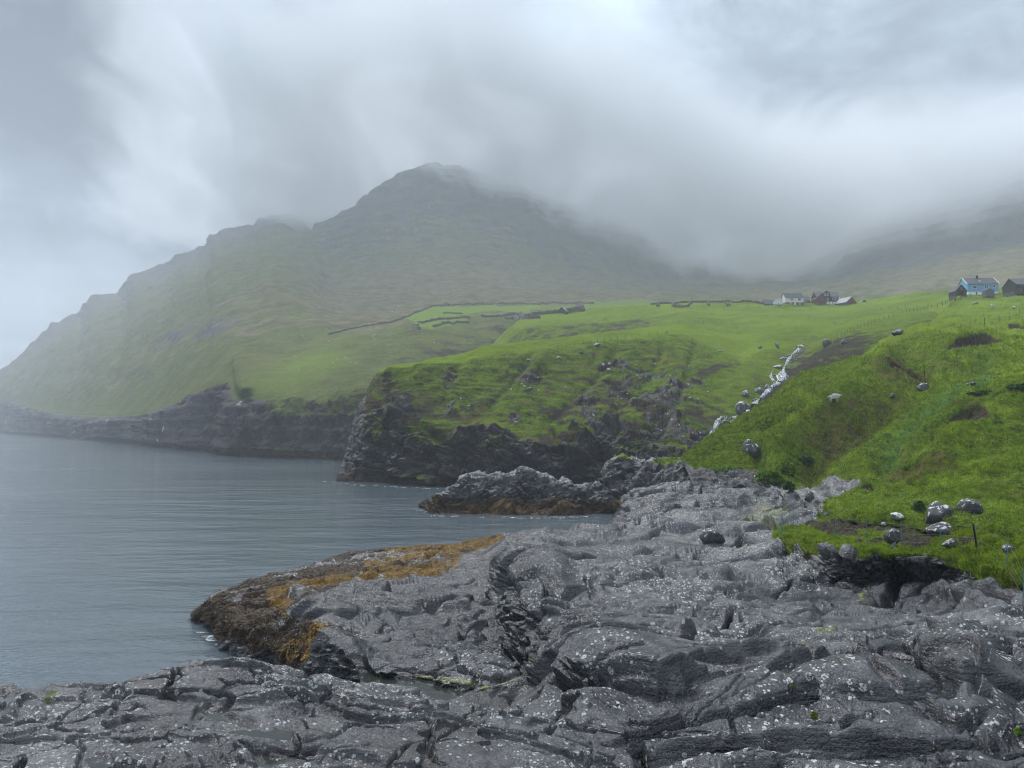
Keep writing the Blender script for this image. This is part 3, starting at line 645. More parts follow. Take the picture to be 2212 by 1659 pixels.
    # strata ledges at the foot on the left, gravelly rock gully in the middle
    led = (1 - sstep(px0, 1650, 1700)) * (1 - sstep(V, .9, 1.1))
    zl = z + .25 * pn(G, 5)
    disp = disp * (1 - led * .6) + led * (-(stair(zl / .45, .3) - zl / .45) * .55 + .5 * fbm(G, 2.5, 4, .6) - .2)
    jx, jy = px0 + 9 * fbm(G, 2.2, 3), py0 + 7 * fbm(G, 1.7, 3, off=9)
    rk = inpoly(jx, jy, [(1655, 1018), (1700, 1032), (1735, 1020), (1760, 1034), (1790, 1022), (1830, 1034), (1866, 1042), (1830, 1066), (1784, 1097), (1774, 1120), (1772, 1170), (1640, 1140), (1640, 1030)]).astype(float)
    rk = blur2(rk, 1.2)
    disp += rk * (.45 * fbm(G, 1.6, 4, .6) - .2)
    # foot bank: earth under an overhanging turf lip
    foot = (1 - sstep(V, .55, 1.1)) * sstep(px0, 1776, 1800)
    disp += -foot * .45 + np.exp(-((V - 1.1) / .12) ** 2) * .28 * sstep(px0, 1776, 1800)
    G = G + N * (disp * tip)[..., None]
    N2 = normals(G); up = np.abs(N2[..., 2]); nz = fbm(G, 3.5, 4, .6)
    cl = lambda a: np.clip(a, 0, 1)
    grass = 1.05 - led * 1.2 - rk * 1.0 - foot * .25 - .25 * (1 - sstep(up, .2, .5))
    soil = sl * 1.1 + foot * (.62 + .5 * nz) + .35 * (1 - sstep(up, .15, .45)) * (1 - led)
    soil += .5 * ell(px0, py0, 1900, 905, 95, 32, -38, .6) * sstep(nz, 0, .5)
    moor = ell(px0, py0, 1850, 905, 110, 36, -38, .6) * (.7 + .6 * nz) + .6 * np.exp(-(pdist(px0, py0, [(1690, 945), (1765, 888), (1850, 825)]) / 12) ** 2) + .42 * sstep(fbm(G, 7, 4, .6), .1, .55) + ell(px0, py0, 1960, 800, 90, 16, -12, .5) * .6
    moor *= (1 - .3 * sstep(V, 4.6, 5.4))
    moor = moor + .7 * cl0(riser) * np.interp(steep, [.03, .2], [.3, 1]) + .5 * ell(px0, py0, 1740, 890, 50, 16, -38) + .5 * ell(px0, py0, 2000, 1020, 80, 14, -10)
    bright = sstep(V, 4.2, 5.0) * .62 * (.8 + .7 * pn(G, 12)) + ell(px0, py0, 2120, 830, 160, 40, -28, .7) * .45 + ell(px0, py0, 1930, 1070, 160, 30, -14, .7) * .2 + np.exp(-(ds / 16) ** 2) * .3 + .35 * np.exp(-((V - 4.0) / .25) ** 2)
    bright += .4 * sstep(nz, .1, .5)
    algae = led * .15 + ell(px0, py0, 1700, 1075, 60, 20) * .5 + np.exp(-(pdist(px0, py0, [(1925, 990), (1990, 925), (2060, 860), (2120, 800)]) / 26) ** 2) * (.75 + .5 * nz) * (1 - rk)
    lich = led * .45 * sstep(nz, .1, .5) + rk * .35
    pale = rk * .95
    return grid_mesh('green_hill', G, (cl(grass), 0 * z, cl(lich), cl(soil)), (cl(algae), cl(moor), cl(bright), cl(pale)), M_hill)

# ------------------------------------------------------------------ outcrop in the bay
def build_outcrop():
    u = np.arange(880, 1530, .9)
    B = rail(u, [(880, 1094, None, 940), (905, 1096, None, 911), (933, 1110), (1067, 1112), (1216, 1114), (1328, 1107), (1345, 1105, 98), (1400, 1090, 96), (1530, 1065, 92)], sm=3)
    SUB = B.copy(); SUB[:, 2] -= 2; SUB[:, 1] -= .5
    OR = rail(u, [(880, 1090, 122, 945), (905, 1095, 113.5, 912), (941, 1098, 107.5), (1000, 1090, 107), (1100, 1092, 107), (1216, 1092, 107), (1328, 1085, 106), (1400, 1075, 102), (1530, 1060, 94)], sm=3)
    MI = rail(u, [(880, 1086, 124, 950), (905, 1094.5, 115, 914), (941, 1090, 110), (959, 1076, 109), (995, 1052, 109), (1127, 1045, 109), (1231, 1058, 109), (1300, 1060, 109), (1328, 1030, 109), (1400, 1030, 107), (1530, 1040, 98)], sm=3)
    T = rail(u, [(880, 1084, 126, 955), (905, 1094, 116, 916), (941, 1088, 112), (959, 1069), (967, 1062), (989, 1058), (996, 1033), (1026, 1027), (1052, 1025), (1090, 1029), (1114, 1022), (1125, 1011), (1139, 1010), (1160, 1026), (1186, 1034), (1231, 1041), (1240, 1051), (1283, 1048), (1303, 1040), (1309, 1007), (1324, 993), (1346, 987), (1387, 996), (1439, 994), (1530, 990)]
             if False else [(a, b, np.interp(a, [880, 941, 1300, 1320, 1530], [126, 112, 112, 112, 108]), c) for a, b, c in
             [(880, 1084, 955), (905, 1094, 916), (941, 1088, 941), (959, 1069, 959), (967, 1062, 967), (989, 1058, 989), (996, 1033, 996), (1026, 1027, 1026), (1052, 1025, 1052), (1090, 1029, 1090), (1114, 1022, 1114), (1125, 1011, 1125),
              (1139, 1010, 1139), (1160, 1026, 1160), (1186, 1034, 1186), (1231, 1041, 1231), (1240, 1051, 1240), (1283, 1048, 1283), (1303, 1040, 1303), (1309, 1007, 1309), (1324, 993, 1324), (1346, 987, 1346), (1387, 996, 1387), (1439, 994, 1439), (1530, 990, 1530)]], sm=1.5, smd=8)
    BK = T.copy(); BK[:, 1] += 7; BK[:, 2] = T[:, 2] - 4.5
    BK2 = BK.copy(); BK2[:, 1] += 5; BK2[:, 2] = -2
    G, v = loft([SUB, B, OR, MI, T, BK, BK2], [3, 26, 60, 50, 20, 8])
    V = v[:, None] + 0 * G[..., 0]; N = normals(G); px0, py0 = project(G); z = G[..., 2]
    Pt = warp(G, 3, .5)
    bed = Pt[..., 2] * .9 - .4 * Pt[..., 0] + .2 * Pt[..., 1]
    fa, ck = vor(rotp(Pt, .3), 1.9, (1.5, 1, .7)); fb, ck2 = vor(warp(G, 1.2, .3), .75, (1.6, 1, .6), off=30)
    disp = -(stair(bed / 1.3, .3) - bed / 1.3) * .4 + fbm(G, 4.5, 5, .58) * .8 + ridged(G, 7, 3) * .4 - .2 + fa * .8 + fb * .38 - .25 * (1 - sstep(ck, 0, .12))
    disp *= sstep(V, .9, 1.4) * np.interp(V, [3.4, 3.9, 4.2], [1, .5, .8])
    G = G + N * disp[..., None]
    N2 = normals(G); up = np.abs(N2[..., 2]); nz = fbm(G, 2.2, 4, .6)
    top = sstep(V + .35 * nz, 3.2, 3.9)
    cl = lambda a: np.clip(a, 0, 1)
    grass = ell(px0, py0, 1345, 990, 22, 5) * .9 + ell(px0, py0, 1450, 1000, 50, 10, -8) * .65
    weed = (1 - sstep(z, .9, 2.3)) * .95 * (1 - sstep(px0, 1400, 1440))
    lich = top * .6 * (1 - ell(px0, py0, 1345, 990, 22, 8)) + .15
    return grid_mesh('rock_outcrop', G, (cl(grass), cl(weed), cl(lich), 0 * z), (ell(px0, py0, 1210, 1082, 90, 6) * .5, 0 * z + .3, 0 * z + .42, top * .5), M_out)

# ------------------------------------------------------------------ rock platform in front
def rock_relief(G, s, tilt=(.03, .11), off=0.0, fine=1.0):
    """bedded lava: smooth tilted plates whose broken edges mostly face the sea and the viewer, open joints, few loose facets"""
    Pt = warp(G, 3.5 * s, .8 * s, off)
    F = Pt[..., 0] * tilt[0] + Pt[..., 1] * tilt[1] + 1.15 * s * fbm(Pt, 6.5 * s, 3, .5, (1.5, .8, 1), off)
    h = .42 * s
    k = sstep(pn(G, 7 * s, off=off + 3), -.45, .1)
    d = (astair(F / h, .07) - F / h + .5) * h * (.35 + .65 * k)
    F2 = F * 1.2 + .30 * s * pn(Pt, 1.7 * s, off=off + 11) + .05 * s * pn(Pt, .5 * s, off=off + 12)
    h2 = .11 * s
    d += (astair(F2 / h2, .12) - F2 / h2 + .5) * h2 * .75 * sstep(pn(G, 4 * s, off=off + 8), -.2, .25)
    fa, ca = vor(rotp(Pt, .35), 3.4 * s, (2.0, 1, 1), True, off)
    fb, cb = vor(rotp(warp(G, 1.1 * s, .3 * s, off), -.1), 1.1 * s, (2.0, .9, 1), True, off + 20)
    rough = sstep(pn(G, 5 * s, off=off + 40), -.05, .3)
    d += fa * .24 * s + fb * .17 * s * rough
    j = edge(ca, .045) * 1.3 + edge(cb, .07) * .7 * np.maximum(rough, sstep(pn(G, 3 * s, off=off + 60), .1, .3))
    d -= np.clip(j, 0, 1.4) * .52 * s
    d += fbm(G, .8 * s, 4, .55, (1.6, .8, 1), off) * .08 * s * fine * (.4 + rough)
    fc, cc = vor(rotp(warp(G, .5 * s, .12 * s, off), .2), .40 * s, (1.8, .85, 1), True, off + 70)
    d += (fc * .055 - .04 * edge(cc, .1)) * s * sstep(pn(G, 2.4 * s, off=off + 90) + .5 * rough, -.1, .35)
    return soften(d, 2, 1), np.clip(j, 0, 1)

def build_platform():
    u = np.arange(395, 2680, 1.15)
    Z = lambda pts, sm=7, smd=14: rail(u, pts, 'z', sm, smd)
    e = lambda y, z: [(395, 1331, -1.0, 430), (416, y, z, 419)]
    R0 = Z(e(1332, -.4) + [(480, 1386, -.4), (540, 1445, -.1), (650, 1500, 1), (760, 1520, 4), (900, 1550, 4.7), (1050, 1600, 5.2), (1200, 1780, 6.3), (1400, 2100, 7.2), (1600, 2300, 7.3), (2000, 2300, 7.4), (2680, 2300, 7.6)])
    R1 = Z(e(1331.5, 0) + [(480, 1376, .4), (540, 1408, .8), (600, 1422, 1.1), (650, 1445, 2.0), (700, 1462, 3.9), (760, 1474, 4.75), (900, 1500, 4.7), (1050, 1512, 5.0), (1120, 1530, 5.7), (1200, 1600, 6.4), (1400, 1659, 7.0), (1600, 1659, 7.2), (2000, 1659, 7.3), (2212, 1659, 7.4), (2680, 1700, 7.6)])
    R2 = Z(e(1331, .1) + [(480, 1346, 1.1), (540, 1375, 1.6), (620, 1395, 2.4), (660, 1405, 3.7), (690, 1395, 5.2), (740, 1392, 5.5), (800, 1430, 5.2), (900, 1452, 5.15), (1000, 1462, 5.25), (1100, 1478, 5.2), (1150, 1478, 5.5), (1200, 1490, 6.4), (1400, 1560, 7.0), (1600, 1560, 7.1), (1800, 1550, 7.1), (2000, 1550, 7.2), (2212, 1550, 7.3), (2680, 1560, 7.5)])
    R3 = Z(e(1330.5, .15) + [(480, 1325, 1.5), (540, 1342, 1.7), (620, 1350, 2.2), (660, 1365, 3.6), (700, 1372, 4.9), (760, 1372, 4.9), (900, 1376, 5.0), (1000, 1390, 4.9), (1080, 1430, 4.8), (1130, 1462, 4.6), (1180, 1400, 6.2), (1250, 1420, 6.8), (1400, 1450, 7.0), (1600, 1450, 6.9), (1800, 1440, 6.9), (2000, 1440, 6.9), (2080, 1440, 7.3), (2212, 1440, 7.2), (2680, 1440, 7.4)])
    R4 = Z(e(1330, .15) + [(480, 1305, 1.3), (540, 1312, 1.5), (620, 1308, 1.9), (660, 1300, 3.2), (720, 1290, 3.4), (780, 1310, 3.4), (900, 1320, 3.8), (1000, 1305, 4.3), (1050, 1330, 4.3), (1085, 1350, 4.4), (1105, 1290, 5.8), (1150, 1300, 6.3), (1250, 1330, 6.6), (1400, 1340, 6.8), (1600, 1350, 6.6), (1800, 1345, 6.3), (2000, 1330, 6.2), (2060, 1310, 6.8), (2212, 1320, 7.2), (2680, 1330, 7.5)])
    R5 = Z(e(1329.5, .1) + [(480, 1292, .9), (540, 1282, 1.1), (650, 1258, 1.2), (760, 1250, 1.5), (900, 1240, 1.9), (1000, 1238, 2.3), (1060, 1235, 2.8), (1095, 1225, 5.4), (1150, 1205, 6.0), (1250, 1230, 6.2), (1400, 1250, 6.4), (1600, 1262, 6.2), (1800, 1275, 5.6), (1950, 1272, 5.5), (2040, 1268, 5.9), (2075, 1262, 6.9), (2212, 1266, 7.2), (2680, 1285, 7.4)])
    R6 = Z(e(1329, 0) + [(480, 1283, .5), (540, 1263, .6), (650, 1233, .7), (760, 1212, .9), (900, 1192, 1.1), (1000, 1188, 1.1), (1060, 1190, 1.4), (1100, 1182, 3.6), (1180, 1170, 4.6), (1250, 1185, 5.3), (1400, 1190, 5.5), (1600, 1200, 5.6), (1680, 1180, 5.8), (1800, 1196, 6.95), (1950, 1206, 7.05), (2040, 1212, 7.1), (2075, 1224, 7.35), (2212, 1248, 7.6), (2680, 1268, 7.9)])
    R7 = Z(e(1328.9, -.3) + [(480, 1280, 0), (540, 1259, 0), (650, 1226, 0), (760, 1200, 0), (900, 1181, 0), (1000, 1179, 0), (1060, 1168, .4), (1120, 1157, 2.4), (1180, 1147, 3.0), (1300, 1148, 3.9), (1340, 1140, 4.0), (1400, 1125, 4.6), (1500, 1125, 4.9), (1600, 1145, 5.3), (1680, 1166, 5.8), (1800, 1165, 6.9), (1950, 1170, 7.3), (2212, 1200, 7.9), (2680, 1230, 8.2)])
    R8 = Z(e(1328.5, -1.3) + [(480, 1278, -1.2), (760, 1199, -1.2), (1000, 1178, -1.2), (1120, 1156, -1), (1310, 1145, -1), (1330, 1120, 1.0), (1350, 1090, 3.9), (1420, 1084, 4.6), (1500, 1078, 5.0), (1640, 1090, 5.6), (1700, 1110, 6.0), (1780, 1135, 6.6), (2000, 1150, 7.5), (2212, 1180, 8.1), (2680, 1210, 8.4)], smd=6)
    R9 = Z(e(1328, -2) + [(480, 1277, -2.2), (760, 1198, -2.2), (1000, 1177, -2.2), (1120, 1155, -2), (1310, 1140, -2), (1330, 1115, 0.2), (1350, 1078, 4.0), (1375, 1056, 4.9), (1450, 1047, 5.5), (1500, 1050, 5.6), (1640, 1056, 5.9), (1700, 1080, 6.3), (1780, 1120, 6.8), (2000, 1145, 7.6), (2212, 1175, 8.2), (2680, 1205, 8.5)], smd=6)
    BK = R9.copy(); BK[:, 1] += 6; BK[:, 2] -= 3
    G, v = loft([R0, R1, R2, R3, R4, R5, R6, R7, R8, R9, BK], [24, 110, 110, 120, 130, 110, 100, 100, 70, 6])
    V = v[:, None] + 0 * G[..., 0]; N = normals(G); px0, py0 = project(G); z = G[..., 2]; d0 = G[..., 1]
    near = np.interp(d0, [8, 20, 45, 90], [.7, 1.0, 1.7, 2.4])
    ra, ja = rock_relief(G, 1.0, off=0); rb, jb = rock_relief(G, 2.1, (-.02, .12), 4.0)
    k_ = sstep(d0, 20, 40); rr = ra * (1 - k_) + rb * k_; jj = ja * (1 - k_) + jb * k_
    wk = inpoly(px0, py0, WEED_POLY).astype(float); wk = blur2(wk, 5)
    rr = rr * np.interp(d0, [40, 60], [1, .8])
    disp = rr * (1 - .45 * wk)
    disp += wk * (np.abs(fbm(G, 1.5, 4, .6, (1.6, .8, 1))) * .35 - .1) * sstep(z, -.3, .6)
    disp += fbm(G, 6, 3, .5) * .35 * sstep(V, .9, 1.5)
    # long joints and ledges drawn where they run
    for pts, w, dep in CRACKS:
        dd = pdist(px0, py0, pts); disp -= np.exp(-(dd / w) ** 2) * dep
    for pts, w, dep in LEDGES:     # lower side (towards the viewer) drops
        dd = pdist(px0, py0, pts); yy = np.interp(px0, [p[0] for p in pts], [p[1] for p in pts])
        inx = sstep(px0, pts[0][0] - 10, pts[0][0] + 20) * (1 - sstep(px0, pts[-1][0] - 20, pts[-1][0] + 10))
        below = sstep(py0 - yy, -2, 3) * np.exp(-np.clip(py0 - yy, 0, 999) / w) * inx
        above = (1 - sstep(py0 - yy, -3, 1)) * np.exp(np.clip(py0 - yy, -999, 0) / (w * 1.2)) * inx
        disp += above * dep * .5 - below * dep
    for a, b, c, ee, r, am in HUMPS: disp += ell(px0, py0, a, b, c, ee, r, .45) * am
    # undercut bank below the turf
    bank = sstep(V, 5.03, 5.2) * (1 - sstep(V, 5.75, 5.98)) * sstep(px0, 1675, 1720) * (1 - sstep(px0, 2075, 2110))
    mb_ = (bank > .02) | (np.abs(N[..., 2]) < .55) & (d0 < 50)
    Gs = G[mb_]; f3, c3 = vor(warp(Gs, 1.0, .25), .75, (1.5, 1, .5), off=12); f4, c4 = vor(Gs, .28, (1.6, 1, .5), off=22)
    zb = Gs[:, 2] + .2 * pn(Gs, 1.5)
    e3 = np.zeros_like(px0); e3[mb_] = f3 * .26 + f4 * .11 - .10 * (1 - sstep(c3, 0, .1)) - (stair(zb / .22, .25) - zb / .22) * .10 + fbm(Gs, .5, 3) * .06
    disp = disp * (1 - .6 * bank) + soften(e3, 1, 1)
    disp -= bank * (.22 + .25 * fbm(G, 1.2, 3))
    jx, jy = px0 + 8 * fbm(G, 1.6, 4), py0 + 5 * fbm(G, 1.1, 4, off=9)
    turf = inpoly(jx, jy, [(1680, 1174), (1700, 1160), (1735, 1150), (1772, 1136), (1785, 1080), (2900, 1080), (2900, 1340), (2300, 1285), (2212, 1262), (2130, 1242), (2066, 1224), (2056, 1212), (1915, 1203), (1808, 1198), (1700, 1188)]).astype(float)
    turf = blur2(turf, 1.0) * (V > 4.9)
    tf = turf * (np.abs(fbm(G, .9, 4, .6)) * .22 + .12 - rr * .9)
    disp += tf
    G = G + N * disp[..., None]
    G[..., 2] = np.where(V > 9.5, G[..., 2] - 1, G[..., 2])
    N2 = normals(G); up = np.abs(N2[..., 2]); nz = fbm(G, 1.4, 4, .6); nb = fbm(G, 5, 3)
    cl = lambda a: np.clip(a, 0, 1)
    earth = np.zeros_like(px0); ex, ey = jx + 10 * fbm(G, .9, 3, off=4), jy + 6 * fbm(G, .8, 3, off=14)
    for a, b, c, ee, r in [(1960, 1145, 170, 14, 3), (1985, 1172, 50, 22, 10), (2060, 1150, 60, 16, 0), (1800, 1150, 60, 9, 8), (2110, 1190, 40, 10, 10), (1900, 1172, 60, 6, 0)]:
        earth = np.maximum(earth, ell(ex, ey, a, b, c, ee, r, .3))
    grass = turf * (1.1 - earth * 1.0 + .25 * nz)
    grass = np.maximum(grass, ell(px0, py0, 1740, 1168, 70, 16, 0, .4) * .9)
    soil = turf * earth * 1.1 + bank * .12
    moss = ell(px0, py0, 1590, 1555, 70, 30, -15, .7) * .8 + ell(px0, py0, 1450, 1580, 60, 24, -20, .6) * .8 + ell(px0, py0, 1360, 1600, 40, 20, -20, .6) * .6
    grass = np.maximum(grass, moss * sstep(nz, .0, .5) * .9)
    ob = np.zeros_like(px0)
    for pts, w in [([(840, 1188), (900, 1186), (985, 1184), (1090, 1168)], 12), ([(700, 1262), (800, 1258), (880, 1246), (990, 1225)], 13), ([(590, 1290), (640, 1275), (720, 1255)], 12), ([(590, 1312), (622, 1300), (628, 1335)], 11), ([(645, 1405), (690, 1368), (700, 1400)], 20), ([(700, 1345), (750, 1362)], 10), ([(800, 1225), (900, 1205), (990, 1205)], 16)]:
        ob = np.maximum(ob, np.exp(-(pdist(px0, py0, pts) / w) ** 2))
    ob = ob * (.75 + .5 * nz)
    weed = wk * np.clip(.62 + .35 * ob + .5 * nb + .2 * nz, 0, 1)
    weed = np.maximum(weed, ell(px0, py0, 665, 1402, 40, 26, -35, .4) * .95)
    algae = np.zeros_like(px0)
    for pts, w, am in [([(900, 1462), (960, 1468), (1020, 1480), (1060, 1494), (1100, 1490), (1140, 1474)], 5, 1.2), ([(1700, 1110), (1660, 1100), (1620, 1120), (1680, 1145)], 24, .62),
                       ([(1760, 1500 - 118), (1870, 1390), (1920, 1378), (1990, 1376)], 4, .85), ([(1995, 1383), (2060, 1392), (2110, 1396)], 4, .8),
                       ([(1870, 1285), (1850, 1300), (1900, 1310)], 9, .6), ([(1100, 1450), (1160, 1455), (1190, 1440)], 5, .6), ([(1750, 1405), (1640, 1405)], 8, .45)]:
        algae = np.maximum(algae, am * np.exp(-(pdist(px0, py0, pts) / w) ** 2))
    for a, b, c, ee in [(745, 1247, 45, 7), (560, 1310, 25, 5), (920, 1215, 40, 5), (970, 1232, 25, 4)]: algae = np.maximum(algae, ell(px0, py0, a, b, c, ee, -6, .4) * .5)
    dk = sstep(px0 * .8 + (py0 - 1300), 960 * .8 + 20, 1150 * .8 + 60)
    lich = 1.15 * dk * np.interp(up, [.3, .8], [.35, .80]) * (.72 + .7 * nb) * (1 - .7 * ell(px0, py0, 1150, 1400, 90, 90)) * (1 - .8 * ell(px0, py0, 1900, 1300, 170, 42, 0, .4)) + turf * .15 * earth
    lich = np.maximum(lich, .35 * ell(px0, py0, 1500, 1070, 130, 20)); lich *= (1 - wk) * (.30 + 1.25 * sstep(fbm(G, 2.6, 4, .6, off=33), -.15, .25)) * np.interp(d0, [10, 30], [1.05, .9])
    pale = sstep(py0, 1420, 1380) * sstep(px0, 1250, 1450) * .25 * sstep(py0, 1120, 1160) + .35 * sstep(nb, .1, .6) * dk
    tide = np.maximum.reduce([ell(px0, py0, 900, 1340, 300, 75, 8, .4) * .85, ell(px0, py0, 1130, 1350, 75, 130, -12, .4) * .9, ell(px0, py0, 1880, 1280, 210, 40, 6, .4) * .7, ell(px0, py0, 2170, 1580, 80, 60, 0, .4) * .8, ell(px0, py0, 1430, 1095, 110, 20, -8, .4) * .6, ell(px0, py0, 1500, 1560, 230, 50, -8, .6) * .45, ell(px0, py0, 1090, 1215, 40, 20) * .9])
    tide = tide * (1 - .8 * sstep(nb, .15, .5))
    return grid_mesh('rock_platform', G, (cl(grass), cl(weed), cl(lich), cl(soil)), (cl(algae), np.where(turf > .3, .35 + .25 * sstep(nb, 0, .4), tide), np.clip(np.maximum(ob * 1.15, .25 * turf), 0, 1), cl(pale)), M_plat)
WEED_POLY = [(418, 1325), (470, 1280), (560, 1250), (700, 1210), (830, 1186), (900, 1178), (990, 1178), (1100, 1160), (1060, 1185), (1000, 1205), (995, 1232), (900, 1250), (820, 1252), (700, 1290), (630, 1312), (640, 1340), (760, 1360), (740, 1375), (670, 1380), (690, 1420), (660, 1440), (530, 1430), (520, 1395), (430, 1360)]
CRACKS = [([(1100, 1260), (1115, 1290), (1130, 1330), (1090, 1350), (1105, 1395), (1140, 1450), (1150, 1470)], 7, .5), ([(1000, 1350), (1060, 1385), (1110, 1430), (1145, 1465)], 6, .35),
          ([(1230, 1300), (1380, 1318), (1500, 1330), (1590, 1360), (1660, 1372)], 4, .22), ([(1500, 1330), (1600, 1305), (1700, 1300)], 3, .14), ([(1400, 1640), (1480, 1560), (1590, 1490), (1660, 1450)], 3, .1),
          ([(1560, 1520), (1640, 1500), (1720, 1470)], 3, .12), ([(2060, 1330), (2110, 1325), (2212, 1330)], 4, .3), ([(1960, 1430), (2000, 1470), (2080, 1500), (2140, 1490)], 4, .3), ([(1800, 1240), (1900, 1300), (2000, 1330)], 3, .12),
          ([(1250, 1330), (1215, 1400), (1180, 1450)], 4, .2), ([(2090, 1540), (2150, 1590), (2212, 1620)], 4, .22), ([(1350, 1120), (1420, 1112), (1500, 1118), (1600, 1100)], 4, .5), ([(1340, 1140), (1450, 1135), (1560, 1150)], 3, .3)]
LEDGES = [([(1345, 1102), (1450, 1092), (1560, 1087), (1640, 1096)], 7, .9), ([(1350, 1070), (1440, 1062), (1560, 1064), (1630, 1070)], 5, .7), ([(1330, 1136), (1420, 1118), (1500, 1111), (1600, 1118), (1690, 1150)], 8, .8), ([(1120, 1180), (1250, 1195), (1400, 1192), (1520, 1200)], 8, .45), ([(1560, 1140), (1620, 1128), (1680, 1132)], 5, .5),
    ([(1250, 1300), (1400, 1318), (1520, 1332), (1600, 1345)], 9, .22), ([(1360, 1350), (1480, 1372), (1600, 1380), (1680, 1362)], 8, .18), ([(1560, 1400), (1700, 1420), (1800, 1415)], 8, .12), ([(1230, 1450), (1320, 1490), (1420, 1500), (1500, 1470)], 12, .3),
          ([(1880, 1470), (1980, 1510), (2060, 1540), (2130, 1520)], 10, .3), ([(1350, 1580), (1500, 1600), (1700, 1610)], 10, .12), ([(1360, 1095), (1480, 1085), (1620, 1092)], 5, .4), ([(1700, 1640), (1900, 1600), (2100, 1640)], 10, .1),
          ([(760, 1320), (900, 1345), (1040, 1340)], 6, .25), ([(780, 1390), (900, 1400), (1050, 1430)], 6, .15), ([(1400, 1230), (1550, 1240), (1690, 1235)], 7, .25)]
HUMPS = [(1160, 1230, 70, 50, 20, .5), (2060, 1435, 80, 40, 15, .35), (2110, 1290, 70, 12, 5, .3), (1370, 1440, 110, 50, 20, .3), (720, 1410, 60, 36, 0, .35), (800, 1298, 90, 18, 5, .3), (1500, 1150, 120, 14, 0, .3), (1530, 1165, 30, 10, 0, .2),
         (1460, 1250, 160, 26, 6, .25), (1800, 1480, 120, 26, 5, .15), (1700, 1360, 120, 20, 4, .15), (2170, 1590, 60, 34, 0, -.25)]

def build_slab():
    u = np.arange(-560, 1520, 1.1)
    Z = lambda pts, sm=6, smd=12: rail(u, pts, 'z', sm, smd)
    S0 = Z([(-560, 2600, 8.1), (1520, 2600, 7.6)])
    S1 = Z([(-560, 1700, 7.9), (0, 1680, 8.15), (700, 1680, 8.15), (1000, 1680, 7.9), (1200, 1690, 7.7), (1400, 1720, 7.2), (1520, 1760, 6.8)])
    S2 = Z([(-560, 1580, 7.8), (0, 1590, 8.1), (300, 1580, 8.15), (700, 1570, 8.15), (900, 1580, 8.0), (1100, 1610, 7.7), (1250, 1650, 7.3), (1400, 1710, 7.0), (1520, 1750, 6.7)])
    S3 = Z([(-560, 1530, 7.6), (0, 1530, 7.9), (200, 1510, 8.1), (400, 1470, 8.25), (550, 1460, 8.3), (700, 1500, 8.2), (850, 1530, 8.0), (1000, 1548, 7.7), (1100, 1560, 7.5), (1250, 1610, 7.1), (1400, 1690, 6.9), (1520, 1740, 6.6)])
    S4 = Z([(-560, 1500, 7.2), (-200, 1500, 7.5), (0, 1492, 7.7), (30, 1486, 7.75), (60, 1500, 7.6), (120, 1496, 7.7), (180, 1484, 7.9), (262, 1480, 8.0), (278, 1468, 8.15), (330, 1456, 8.2), (400, 1436, 8.3), (470, 1428, 8.35), (550, 1427, 8.35), (620, 1436, 8.3), (680, 1448, 8.2), (730, 1466, 8.1), (784, 1481, 7.95), (890, 1499, 7.75), (953, 1519, 7.5), (1037, 1532, 7.3), (1120, 1538, 7.1), (1164, 1548, 7.0), (1316, 1610, 6.8), (1400, 1670, 6.6), (1520, 1730, 6.3)], sm=2)
    S5 = S4.copy(); S5[:, 1] += .5; S5[:, 2] -= 1.2
    S6 = S4.copy(); S6[:, 1] += 1.3; S6[:, 2] -= 5
    G, v = loft([S0, S1, S2, S3, S4, S5, S6], [30, 120, 100, 70, 18, 6])
    V = v[:, None] + 0 * G[..., 0]; N = normals(G); px0, py0 = project(G); z = G[..., 2]
    ra, jj = rock_relief(G, .40, (-.02, .09), 9.0)
    d = fbm(G, 2.0, 3, .5) * .10 + ra * .8
    # pillow-like lumps with dark joints between
    Pw = warp(G, .6, .12)
    bl = np.abs(pn(Pw, .55, .42, .5, off=3)) + .5 * np.abs(pn(Pw, .24, .18, .2, off=13))
    d += bl * .045
    for pts, w, dep in SLAB_CRACKS: d -= np.exp(-(pdist(px0, py0, pts) / w) ** 2) * dep
    for a, b, c, ee, r, am in SLAB_PANS: d += ell(px0, py0, a, b, c, ee, r, .35) * am
    d += fbm(G, .14, 3, .55) * .008 
    d *= np.interp(V, [3.5, 4.0, 4.3], [1, .6, 1.5])
    G = G + N * d[..., None]
    N2 = normals(G); up = np.abs(N2[..., 2]); nz = fbm(G, .5, 4, .6); nb = fbm(G, 1.6, 3)
    cl = lambda a: np.clip(a, 0, 1)
    lich = (.55 + .6 * nb + .25 * nz + 6 * d * .3) * np.interp(V, [4.0, 4.5], [1, .3])
    lich = np.maximum(lich, .9 * ell(px0, py0, 620, 1490, 70, 12) * (nz > -.2)); lich = np.maximum(lich, ell(px0, py0, 600, 1556, 40, 12) * .9); lich = np.maximum(lich, ell(px0, py0, 960, 1570, 160, 50, 15, .6) * .85)
    lich *= (.4 + 1.15 * sstep(fbm(G, 1.1, 4, .6, off=33), -.12, .3))
    grass = ell(px0, py0, 110, 1512, 35, 14, -20, .7) * .40  
    return grid_mesh('rock_slab', G, (cl(grass * (.8 + nz)), 0 * z, cl(lich), 0 * z), (0 * z, 0 * z + .4, 0 * z, .3 * cl(nb + .3)), M_near)
